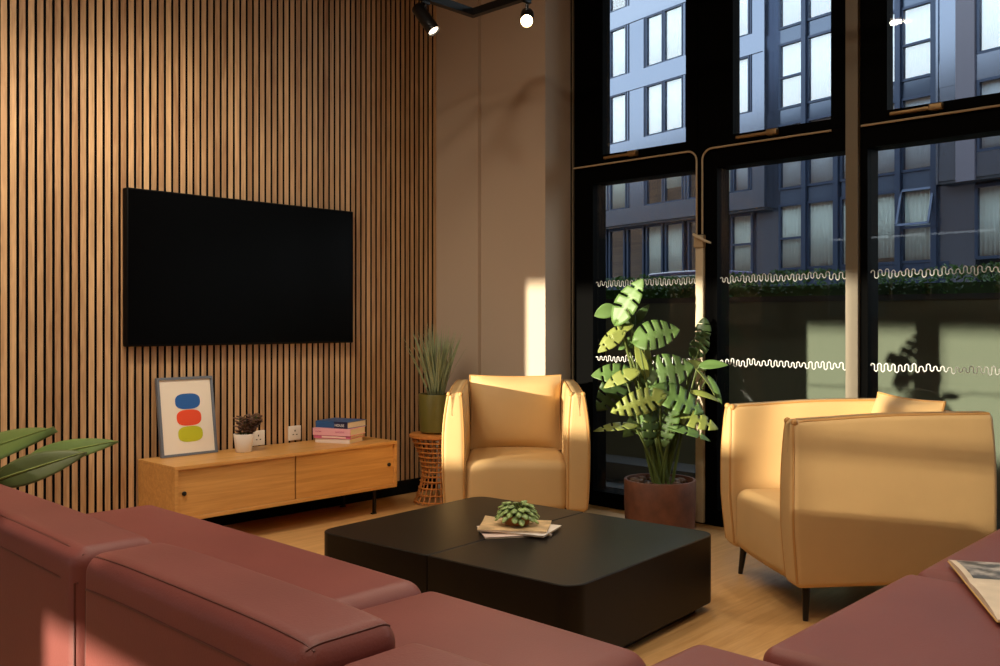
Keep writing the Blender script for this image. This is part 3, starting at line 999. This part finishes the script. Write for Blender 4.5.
def back(y0, y1, xoff=0.0, top=.70):
    xb, xf = .665 + xoff, .825 + xoff
    w, d, h = xf - xb, y1 - y0, top - .10
    def fn(p):
        f = V(p)
        u = (p.z + h / 2) / h
        if p.z > 0:
            f.z += .008 * (1 - (abs(p.y) / (d / 2)) ** 4)
        if p.x < 0:
            f.x -= .006 * math.sin(PI * u) * (1 - (abs(p.y) / (d / 2)) ** 4)
        return f
    c = V(((xb + xf) / 2 - OX, (y0 + y1) / 2 - OY, .10 + h / 2))
    o = MB().rbox(c, (w, d, h), .034, 5, (3, 12, 6), fn).build('backrest', M_leather, t)
    mb = MB()
    n = 24
    def sp(x_, y_, z_):
        return c + fn(rproj((x_, y_, z_), (w, d, h), .034))
    for (dx, dz, rr_) in ((-w / 2 + .012, h / 2, .0018), (-w / 2, h / 2 - .060, .0022)):
        mb.tube([sp(dx, -d / 2 + d * k / n, dz) for k in range(n + 1)], rr_, 6)
    for s in (-1, 1):
        mb.tube([sp(-w / 2, s * (d / 2 - .012), -h / 2 + .03 + (h - .09) * k / n) for k in range(n + 1)], .0022, 6)
        if s < 0 and d < 1: mb.tube([sp(-w / 2 + w * k / n, s * (d / 2 - .012), h / 2) for k in range(n + 1)], .0018, 6)
    mb.build('piping', M_pipe_r, o)
    return o
back(1.675, 3.42, .0, .705)
back(.966, 1.655, .0, .705)
back(.15, .946, .0, .69)
mb = MB().box(.72 - OX, 1.6 - OX, .2 - OY, 3.38 - OY, .05, .13).box(1.6 - OX, 3.55 - OX, .16 - OY, .88 - OY, .05, .13)
mb.build('base_frame', M_black, t, smooth=False)
for (x_, y_) in ((.78, 3.3), (1.55, 3.3), (.78, .3), (1.55, 1.8), (.78, 1.8), (3.48, .22), (3.48, .82), (1.9, .22), (1.9, .82)):
    MB().lathe([(.02, 0), (.02, .05), (.001, .05)], 12, c=(x_ - OX, y_ - OY, 0)).build('foot', M_black, t)

# open magazine on the sofa
P0 = world(945, 2.62, z=.446); 
mgc = world(1010, 2.42, z=.450)
t = thing('open_magazine', 'open magazine lying on the sofa at the right edge', 'magazine', (2.565, .597, .4475))
M_yell = pmat('yellowed_edges', rgb(220, 178, 96), .7)
def mag_photo(name, sc):
    m = bpy.data.materials.new(name); m.use_nodes = True; nt = m.node_tree; b = nt.nodes['Principled BSDF']
    b.inputs['Roughness'].default_value = .45
    tc = nt.nodes.new('ShaderNodeTexCoord'); n = nt.nodes.new('ShaderNodeTexNoise'); n.inputs['Scale'].default_value = sc; n.inputs['Detail'].default_value = 6
    r = nt.nodes.new('ShaderNodeValToRGB'); r.color_ramp.elements[0].position = .40; r.color_ramp.elements[1].position = .60
    r.color_ramp.elements[0].color = rgb(70, 70, 66); r.color_ramp.elements[1].color = rgb(214, 206, 196)
    nt.links.new(tc.outputs['Object'], n.inputs['Vector']); nt.links.new(n.outputs['Fac'], r.inputs['Fac']); nt.links.new(r.outputs['Color'], b.inputs['Base Color'])
    return m
M_photo = mag_photo('page_photograph', 14)
M_photo2 = pmat('page_green_photo', rgb(120, 150, 80), .5, var=(10, .4))
PW, PH = .27, .34
for sd in (-1, 1):
    mb = MB(); n = 12; vs = []; fs = []
    top = lambda u: .020 * (math.sin(PI * min(1, u * 1.15)) ** .6 if 0 < u < .87 else (.55 if u > .5 else .0)) * (1 - .45 * u) + .006
    for k in range(2):
        for i in range(n + 1):
            u = i / n
            for y_ in (-PH / 2, PH / 2):
                vs.append((sd * u * PW, y_, (0 if k == 0 else .004 + .016 * math.sin(PI * min(1, .08 + u * .92)) ** .5 * (1 - .5 * u))))
    N = 2 * (n + 1)
    for i in range(n):
        a = 2 * i
        fs += [(a, a + 1, a + 3, a + 2), (N + a, N + a + 2, N + a + 3, N + a + 1), (a, a + 2, N + a + 2, N + a), (a + 1, N + a + 1, N + a + 3, a + 3)]
    fs += [(2 * n, 2 * n + 1, N + 2 * n + 1, N + 2 * n), (0, N, N + 1, 1)]
    mb.add(vs, fs)
    pg = mb.build('pages', M_paper, t, angle=60)
    # printed photograph on the page
    mb = MB(); vs = []; fs = []
    for i in range(n + 1):
        u = .14 + .80 * i / n
        zz = .0046 + .016 * math.sin(PI * min(1, .08 + u * .92)) ** .5 * (1 - .5 * u)
        for y_ in ((-PH / 2 + .015, PH / 2 - .02) if sd < 0 else (-PH / 2 + .10, PH / 2 - .05)):
            vs.append((sd * u * PW, y_, zz))
    for i in range(n):
        a = 2 * i; fs.append((a, a + 2, a + 3, a + 1))
    mb.add(vs, fs).build('page_picture', M_photo if sd < 0 else M_photo2, pg)
    MB().box(0, sd * (PW + .002), -PH / 2 - .002, PH / 2 + .002, -.0015, .0).build('cover', M_yell, t, smooth=False)
t.rotation_euler = (0, 0, math.radians(208.3))

# ------------------------------------------------------------------ track lighting
ZTR = 2.80
t = thing('lighting_track', 'black ceiling lighting track with a corner above the far wall', 'lighting track', (3.546, 3.589, ZTR))
mb = MB(); mb.box(.018, -4.2, -.018, .018, -.02, .02); mb.build('track_rail', M_black, t, smooth=False)
mb = MB(); mb.box(-.018, .018, -.018, -4.6, -.02, .02); mb.build('track_rail', M_black, t, smooth=False)
for (x_, y_) in ((-.9, 0), (-3.2, 0), (0, -1.6), (0, -3.9)):
    MB().tube([(x_, y_, .02), (x_, y_, ZC - ZTR)], .004, 6).build('hanger', M_black, t)
def spot(px_, target, label, power, size=80, blend=.9, bright=False, group=None, rad=.03, col=(1.0, .84, .64)):
    px_ = V(px_)
    tgt = V(target)
    head = px_ + V((0, 0, -.115))
    d = (tgt - head).normalized()
    t = thing('track_spotlight', label, 'spotlight', px_ + V((0, 0, -.02)), 0, group)
    o = -(px_ + V((0, 0, -.02)))
    M = Matrix.Translation(head + o) @ frame_from(d, (0, 0, 1)) @ Matrix.Rotation(-PI / 2, 4, 'X')   # local z along d
    MB().lathe([(.030, -.085), (.034, -.080), (.035, .080), (.035, .088), (.031, .088), (.029, .076)], 28, M=M).build('lamp_body', M_black, t)
    l = MB().lathe([(.0285, .0755), (.0285, .078), (.001, .0785)], 24, M=M).build('lens', M_lens if bright else M_lens2, t)
    MB().tube([(0, 0, 0), (0, 0, -.080)], .008, 8).build('stem', M_black, t)
    MB().rbox((0, 0, -.008), (.05, .022, .022), .003, 2).build('adapter', M_black, t)
    ld = bpy.data.lights.new('spot', 'SPOT'); ld.energy = power; ld.color = col; ld.spot_size = math.radians(size); ld.spot_blend = blend
    ld.shadow_soft_size = rad
    lo = bpy.data.objects.new('spot_lamp', ld); COL.objects.link(lo)
    lo.parent = t
    lo.matrix_local = Matrix.Translation(head + o + d * .095) @ d.to_track_quat('-Z', 'Y').to_matrix().to_4x4()
    return t
AL = 3.589; BL = 3.546
spot((3.20, AL, ZTR), (3.55, 2.5, 1.1), 'black track spotlight seen from the side, hanging before the slatted wall', 22, 70)
spot((BL, 3.193, ZTR), (.9, .9, .7), 'glowing track spotlight seen end on near the window corner', 44, 75, bright=True)
for (p, tg, pw, sz) in (((1.9, AL, ZTR), (2.7, 4.6, .7), 46, 140), ((1.2, AL, ZTR), (1.7, 4.6, .7), 38, 140), ((.5, AL, ZTR), (.9, 4.6, .7), 36, 140)):
    spot(p, tg, 'black track spotlight out of view above the slatted wall', pw, sz, group='track spotlights above the slatted wall')
for (p, tg, pw, sz) in (((BL, 2.3, ZTR), (2.3, 2.3, .2), 44, 80), ((BL, 1.1, ZTR), (2.4, 1.3, .1), 40, 90), ((BL, .1, ZTR), (2.2, .6, .3), 30, 90)):
    spot(p, tg, 'black track spotlight out of view along the window side', pw, sz, group='track spotlights along the windows')

for (lx, ly, pw) in ((1.3, 2.9, 20), (1.2, .9, 22), (1.9, 2.2, 14), (-.8, 1.1, 26), (-.7, -.9, 12)):  # fixtures added out of view to raise the ambient light
    t = thing('fill_light', 'round white fill light added out of view above the seating area', 'fill light', (lx, ly, ZC), 0, 'added fill lights')
    MB().lathe([(.17, -.05), (.18, -.045), (.18, 0), (.01, 0)], 32).build('housing', M_plastic, t)
    MB().lathe([(.16, -.052), (.16, -.0505), (.001, -.0505)], 32).build('diffuser', M_lens2, t)
    ld = bpy.data.lights.new('ceiling', 'AREA'); ld.shape = 'DISK'; ld.size = .3; ld.energy = pw; ld.color = (1.0, .84, .66)
    lo = bpy.data.objects.new('fill_lamp', ld); COL.objects.link(lo); lo.parent = t; lo.location = (0, 0, -.06)

# ------------------------------------------------------------------ outside: light well, hedge, street, car, building
M_conc = pmat('pale_green_render', rgb(100, 103, 90), .8, spec=.2)
M_dconc = pmat('grey_concrete', rgb(58, 59, 60), .85)
M_asph = pmat('asphalt', rgb(118, 120, 124), .9)
M_hedge = pmat('hedge_leaf', rgb(58, 92, 42), .6, var=(3, .5), trans=(rgb(80, 120, 40), .2))
struct('ground_1', MB().box(4.6, 8.2, -6, 12, -.4, -.12), M_dconc)
def wx(y): return 6.2 + (4.9 - y) * .17
poly = [(wx(9), 9), (wx(-4), -4), (wx(-4) + .25, -4), (wx(9) + .25, 9)]
struct('wall_outside', MB().prism(poly, -.2, 1.27), M_conc, smooth=False)
poly2 = [(wx(9) - .02, 9), (wx(-4) - .02, -4), (wx(-4) + .28, -4), (wx(9) + .28, 9)]
struct('trim_%d' % (tn + 1), MB().prism(poly2, 1.27, 1.31), M_dconc, smooth=False)
mb = MB().box(4.95, 5.5, 2.9, 4.4, -.12, .02).box(5.2, 5.5, 2.9, 4.4, .02, .14)
struct('floor_steps', mb, M_dconc, smooth=False)
mb = MB()
for k in range(11000):
    y_ = R.uniform(-1.0, 6.5); q = R.random()
    top = 1.50 + .05 * noise.noise((y_ * 1.7, 0, 3)) + .03 * noise.noise((y_ * 6, 1, 3))
    z_ = 1.22 + (top - 1.22) * (1 - (R.random() ** 2))
    x_ = wx(y_) + .26 + .75 * R.random() ** 1.6
    s = R.uniform(.012, .026)
    d = V((R.uniform(-1, 1), R.uniform(-1, 1), R.uniform(-.3, 1))).normalized(); n_ = V((R.uniform(-1, .3), R.uniform(-1, 1), R.uniform(0, 1)))
    M = place(V((x_, y_, z_)), d, n_)
    mb.add([(0, -s, 0), (s * .55, 0, s * .12), (0, s, 0), (-s * .55, 0, s * .12)], [(0, 1, 2, 3)], M)
core = MB().prism([(wx(6.5) + .36, 6.5), (wx(-1) + .36, -1), (wx(-1) + .95, -1), (wx(6.5) + .95, 6.5)], .86, 1.40)
mb.add(core.v, core.f)
o = mb.build('hedge', M_hedge, smooth=False)
tag(o, 'low clipped green hedge along the wall outside the windows', 'hedge')
struct('ground_2', MB().box(6.9, 90, -60, 90, .55, .85), M_asph)

# parked car, only its roof shows over the hedge
CP = world(692, 21.5, z=.85)
th_f = math.atan2(.981, .1947)
t = thing('parked_car', 'dark purple car parked in the street with its roof above the hedge', 'car', CP, th_f)
M_car = pmat('dark_purple_paint', rgb(52, 42, 76), .25, spec=.6, coat=.6); M_cglass = pmat('car_glass', rgb(14, 16, 20), .08, spec=.8); M_tyre = pmat('tyre', rgb(18, 18, 18), .9); M_chrome = pmat('rim', rgb(170, 170, 175), .3, metal=1)
def bodyfn(p):
    f = V(p); u = p.x / 2.15
    f.y *= 1 - .12 * abs(u) ** 3
    if p.z > 0: f.z -= .10 * max(0, abs(u) - .55) * 1.2
    return f
MB().rbox((0, 0, .55), (4.3, 1.76, .62), .16, 4, (12, 4, 3), bodyfn).build('body', M_car, t)
def cabfn(p):
    f = V(p); u = (p.z + .33) / .66
    f.x *= 1 - .26 * u; f.x -= .08 * u; f.y *= 1 - .16 * u
    return f
MB().rbox((-.15, 0, 1.06), (2.75, 1.60, .62), .10, 4, (8, 4, 3), cabfn).build('windows', M_cglass, t)
MB().rbox((-.24, 0, 1.385), (2.02, 1.34, .11), .05, 4, (8, 4, 1), lambda p: V((p.x, p.y, p.z - .02 * (p.x / 1.0) ** 2))).build('roof', M_car, t)
for sx in (-1.32, 1.32):
    for sy in (-.78, .78):
        w_ = MB().lathe([(.20, -.10), (.31, -.10), (.33, -.07), (.33, .07), (.31, .10), (.20, .10)], 28, M=Matrix.Translation((sx, sy, .33)) @ Matrix.Rotation(PI / 2, 4, 'X')).build('wheel', M_tyre, t)
        MB().lathe([(.05, -.105), (.20, -.102), (.20, .102), (.05, .105)], 20, M=Matrix.Translation((sx, sy, .33)) @ Matrix.Rotation(PI / 2, 4, 'X')).build('rim', M_chrome, w_)

# apartment building across the street
FP = world(680, 40.0, z=0.85)
FS = V((.1947, .981, 0)); FN = V((-.981, .1947, 0))
def fac(px, py, off=0.0):
    """pixel on the facade plane (pushed off metres towards the street) -> along, height"""
    tt = (px - 500) / F_PX
    dx = CX * tt + CY; dy = -CY * tt + CX
    p0 = FP + FN * off
    f = (p0.x * FN.x + p0.y * FN.y) / (dx * FN.x + dy * FN.y)
    p = V((dx * f, dy * f, 0))
    s = (p - FP).dot(FS)
    return s, EYE + (HOR - py) * f / F_PX - FP.z
M_clad = pmat('blue_grey_cladding', rgb(120, 130, 149), .18, metal=.85, spec=.6)
M_fframe = pmat('facade_dark_frame', rgb(54, 66, 88), .3, metal=.5)
M_span = pmat('spandrel_glass', rgb(84, 98, 120), .1, metal=.5, spec=.8)
M_fglass = glass_mat('facade_glass', (.95, .98, 1, 1), f0=.20)
M_curt = pmat('pleated_curtain', rgb(228, 234, 222), .9, spec=.1)
M_blind = pmat('white_blind', rgb(222, 230, 238), .9, spec=.1)
M_dark = pmat('dark_room', rgb(40, 42, 48), .9)
t = thing('apartment_building', 'blue grey apartment block across the street seen through the windows', 'building', FP, th_f)
BO = -.40      # set-back of the curtain wall
sA0, _ = fac(765, 200); sA1, _ = fac(470, 200)
sD0, _ = fac(1130, 200); sD1, _ = fac(937, 180)
rowA = [fac(665, y_)[1] for y_ in (203, 132, 62)]
pitch = (rowA[2] - rowA[0]) / 2
rowA = [rowA[0] + pitch * k for k in range(6)]
zsoff = fac(763, 207)[1]
HB = rowA[-1] + pitch
winh = pitch * .74
rowB = [fac(790, y_, BO)[1] for y_ in (270, 190, 108)]
pB = (rowB[2] - rowB[0]) / 2
rowB = [rowB[0] + pB * k for k in range(6)]
# main wall: block behind everything, with a dark recess
mb = MB().box(sD0 - 12, sA1 + 30, BO - 12.0, BO - 1.2, -1, HB + .6)
mb.build('rear_block', M_dark, t, smooth=False)
def panels(name, s0, s1, z0, z1, off, mat=M_clad, depth=.25):
    return MB().box(s0, s1, off - depth, off, z0, z1).build(name, mat, t, smooth=False)
def window(s0, s1, z0, z1, off, cov='blind', split=None, frame=.07, par=None, gap=0.0, sash=False):
    """one window: frame, pane, and what hangs behind the glass"""
    s0, s1 = sorted((s0, s1))
    mb = MB()
    y0, y1 = off - .16, off + .03
    mb.box(s0, s0 + frame, y0, y1, z0, z1); mb.box(s1 - frame, s1, y0, y1, z0, z1)
    mb.box(s0 + frame, s1 - frame, y0, y1, z0, z0 + frame); mb.box(s0 + frame, s1 - frame, y0, y1, z1 - frame, z1)
    if split: mb.box(s0 + frame, s1 - frame, y0, y1, z0 + (z1 - z0) * split - .04, z0 + (z1 - z0) * split + .04)
    w = mb.build('window', M_fframe, t, smooth=False)
    MB().box(s0 + frame, s1 - frame, off - .06, off - .045, z0 + frame, z1 - frame).build('pane', M_fglass, w, smooth=False)
    if cov:
        n = 40; vs = []; fs = []
        amp = .035 if cov == 'curtain' else .006
        za, zb = z0 + frame + gap * (z1 - z0), z1 - frame * .5
        for i in range(n + 1):
            u = i / n
            for z_ in (za, zb):
                vs.append((s0 + frame * .6 + (s1 - s0 - frame * 1.2) * u, off - .13 + amp * math.sin(u * 46 + .7 * math.sin(u * 9)), z_))
        for i in range(n):
            a = 2 * i; fs.append((a, a + 1, a + 3, a + 2))
        MB().add(vs, fs).build('curtain' if cov == 'curtain' else 'blind', M_curt if cov == 'curtain' else M_blind, w, solid=.004)
    if sash:
        zs = z0 + (z1 - z0) * (split or .5)
        hgt = z1 - zs - .02
        Mx = Matrix.Translation((0, off + .03, z1 - .03)) @ Matrix.Rotation(math.radians(14), 4, 'X')
        mb = MB()
        mb.box(s0, s0 + .08, -.03, .03, -hgt, 0, Mx); mb.box(s1 - .08, s1, -.03, .03, -hgt, 0, Mx); mb.box(s0, s1, -.03, .03, -hgt, -hgt + .08, Mx); mb.box(s0, s1, -.03, .03, -.08, 0, Mx)
        sa = mb.build('open_sash', M_fframe, w, smooth=False)
    return w
# bay A: windows in columns; cladding between them
colsA = [(520, 540), (542, 562), (594.5, 608), (610, 626.5), (646, 663), (664, 683), (688, 702), (720, 732), (733, 749.5)]
edges = sorted(fac(c, 150)[0] for cc in colsA for c in cc)
for r_ in range(6):
    z0 = rowA[r_]; z1 = z0 + winh
    s_prev = sA0
    pl = MB()
    for (pa, pb) in sorted(((fac(b, 150)[0], fac(a, 150)[0]) for a, b in colsA)):
        if pa - s_prev > .02: pl.box(s_prev, pa, -.25, 0, z0, z1)
        s_prev = pb
    pl.box(s_prev, sA1 + 14, -.25, 0, z0, z1)
    pl.build('wall_panels', M_clad, t, smooth=False)
    for i, (pa, pb) in enumerate(colsA):
        if r_ == 0 and i in (4, 5, 6):
            cov = None if i != 5 else 'curtain'
        else:
            cov = 'blind' if (i + r_) % 4 != 3 else 'curtain'
        window(fac(pb, 150)[0], fac(pa, 150)[0], z0, z1, 0, cov, split=None if i % 2 else .999 if False else None, gap=.0 if (i * 7 + r_ * 3) % 5 else .25)
    zlo = zsoff if r_ == 0 else rowA[r_ - 1] + winh
    MB().box(sA0, sA1 + 14, -.25, .05, zlo, z0).build('spandrel', M_clad, t, smooth=False)
MB().box(sA0 - .02, sA0 + .06, -.25, .07, zsoff, HB).box(sA0 - .02, sA0 + .3, BO - .2, -.25, zsoff, HB).build('bay_end', M_clad, t, smooth=False)
MB().box(sA0, sA1 + 14, BO - .2, .0, zsoff - .1, zsoff).build('bay_soffit', M_dark, t, smooth=False)
mb = MB()
for c in (628.5, 644.5, 685.5, 715, 751):
    s_ = fac(c, 150)[0]
    mb.box(s_ - .03, s_ + .03, 0, .035, zsoff, HB)
mb.build('panel_joints', M_fframe, t, smooth=False)
# ground floor glazing under bay A
z0, z1 = rowB[0] - .1, zsoff - .1
for i, (pa, pb) in enumerate([(594, 607), (609, 625), (627, 644), (646, 663), (665, 684), (688, 700), (716, 729), (731, 753)]):
    window(fac(pb, 240, BO)[0], fac(pa, 240, BO)[0], z0, z1, BO, {3: 'curtain', 4: 'curtain', 6: 'curtain', 7: 'curtain'}.get(i), split=.5 if i == 7 else None, frame=.10)
MB().box(sA0 - .3, sA1 + 30, BO - .3, BO - .1, -1, z0).build('plinth_wall', M_fframe, t, smooth=False)
sB1 = fac(753, 240, BO)[0]; sB0 = fac(779, 240, BO)[0]
panels('recess_panel', sB0, sB1, z0 - 1, HB, BO - .1)
# curtain wall B and C between the two bays
colsB = [(779, 805), (807, 837), (840, 868), (870, 899), (901, 935)]
for i, (pa, pb) in enumerate(colsB):
    s0, s1 = fac(pb, 150, BO)[0], fac(pa, 150, BO)[0]
    for r_ in range(6):
        z0 = rowB[r_]; z1 = z0 + pB * .82
        cov = 'curtain' if r_ == 0 else 'blind'
        window(s0, s1, z0, z1, BO, cov, split=.48 if (i == 0 or (i == 4 and r_ != 1)) else None, gap=.06 if r_ == 0 and i == 3 else 0, sash=(i == 4 and r_ in (0, 3)), frame=.09)
        if r_ < 5:
            MB().box(s0 + .05, s1 - .05, BO - .14, BO - .02, z1, rowB[r_ + 1]).build('spandrel', M_span, t, smooth=False)
    MB().box(s0 - .10, s0 + .10, BO - .12, BO + .12, rowB[0] - 2, HB).build('mullion', M_fframe, t, smooth=False)
MB().box(fac(937, 150, BO)[0] - .4, fac(779, 150, BO)[0] + .1, BO - .3, BO, -1, rowB[0]).build('plinth_wall', M_fframe, t, smooth=False)
# bay D on the right
for r_ in range(6):
    z0 = rowA[r_] + .15; z1 = z0 + winh
    for (pa, pb) in ((977, 1010), (1012, 1045)):
        window(fac(pb, 150)[0], fac(pa, 150)[0], z0, z1, 0, 'blind' if r_ < 3 else 'curtain', frame=.09)
    MB().box(sD0, fac(1045, 150)[0], -.25, 0, z0, z1).box(fac(977, 150)[0], sD1, -.25, 0, z0, z1).build('wall_panels', M_clad, t, smooth=False)
    zlo = zsoff + .1 if r_ == 0 else rowA[r_ - 1] + .15 + winh
    MB().box(sD0, sD1, -.25, .02, zlo, z0).build('spandrel', M_clad, t, smooth=False)
MB().box(sD0, sD1, BO - .2, 0, zsoff, zsoff + .1).build('bay_soffit', M_dark, t, smooth=False)
MB().box(sD1 - .06, sD1 + .02, BO - .2, .05, zsoff, HB).build('bay_end', M_clad, t, smooth=False)
M_brn = pmat('brown_pier', rgb(98, 96, 108), .4, metal=.3)
MB().box(fac(976, 150)[0], fac(957, 150)[0], 0, .10, zsoff, HB).build('pier', M_brn, t, smooth=False)
s0, s1 = fac(1020, 220, BO)[0], fac(975, 220, BO)[0]
window(s0, s1, rowB[0], zsoff - .1, BO, 'curtain', frame=.1)
panels('recess_panel', s1, fac(936, 220, BO)[0], -1, zsoff, BO - .02)

# the building this room belongs to (shades the street)
M_brick = brick_mat('brown_brick')
mb = MB().box(XB - .06, 4.78, -60, 150, ZC + .2, 18.5).box(XB - .06, 4.78, YL + .2, 150, -.5, ZC + .2).box(XB - .06, 4.78, -60, YR - .2, -.5, ZC + .2)
mb.box(.5, 4.78, DS + .2, YL + .2, -.5, ZC + .2)
struct('wall_facade', mb, M_brick, smooth=False)
struct('shade_slab', MB().box(4.78, 8.1, -12, 18, 4.75, 5.0), M_dconc, smooth=False)  # unseen slab added to keep skylight out of the light well
struct('sky_blocker', MB().box(-60, -59, -60, 60, -.2, 7.3), pmat('dark_sky_blocker', rgb(52, 54, 48), .9), smooth=False)  # unseen screen added to keep bright sky out of the pane reflections
mb = MB(); z = 1.20  # unseen slats added across one back opening to dim the sun
while z < 2.28:
    mb.box(XB - .05, XB - .045, 2.43, 2.92, z, z + .020); z += .03
struct('trim_%d' % (tn + 2), mb, M_wall, smooth=False)
struct('ground_3', MB().box(-60, XB - .2, -60, 60, -.4, -.1), M_asph)

# ------------------------------------------------------------------ world and sun
w = bpy.data.worlds.new('sky'); S.world = w; w.use_nodes = True
nt = w.node_tree
bg = nt.nodes['Background']
tc = nt.nodes.new('ShaderNodeTexCoord'); sx = nt.nodes.new('ShaderNodeSeparateXYZ')
nt.links.new(tc.outputs['Generated'], sx.inputs[0])
rp = nt.nodes.new('ShaderNodeValToRGB')
rp.color_ramp.elements[0].position = 0.0; rp.color_ramp.elements[0].color = (.88, .93, .98, 1)
rp.color_ramp.elements[1].position = 0.9; rp.color_ramp.elements[1].color = (.66, .79, .98, 1)
nt.links.new(sx.outputs['Z'], rp.inputs['Fac']); nt.links.new(rp.outputs['Color'], bg.inputs['Color'])
bg.inputs['Strength'].default_value = 3.1
sl = bpy.data.lights.new('sun', 'SUN'); sl.energy = 11.0; sl.color = (1.0, .89, .68); sl.angle = math.radians(.8)
so = bpy.data.objects.new('sun', sl); COL.objects.link(so)
so.rotation_euler = SUN.to_track_quat('-Z', 'Y').to_euler(); so.location = (-20, 4, 8)

# ------------------------------------------------------------------ view
vs_ = S.view_settings
vs_.view_transform = 'Standard'; vs_.look = 'None'; vs_.gamma = 1.0; vs_.use_curve_mapping = False
vs_.exposure = 0.0
c = S.cycles
c.use_denoising = True
c.max_bounces = 8; c.diffuse_bounces = 4; c.glossy_bounces = 4; c.transmission_bounces = 4; c.transparent_max_bounces = 12
c.sample_clamp_indirect = 6.0
c.caustics_reflective = False; c.caustics_refractive = False
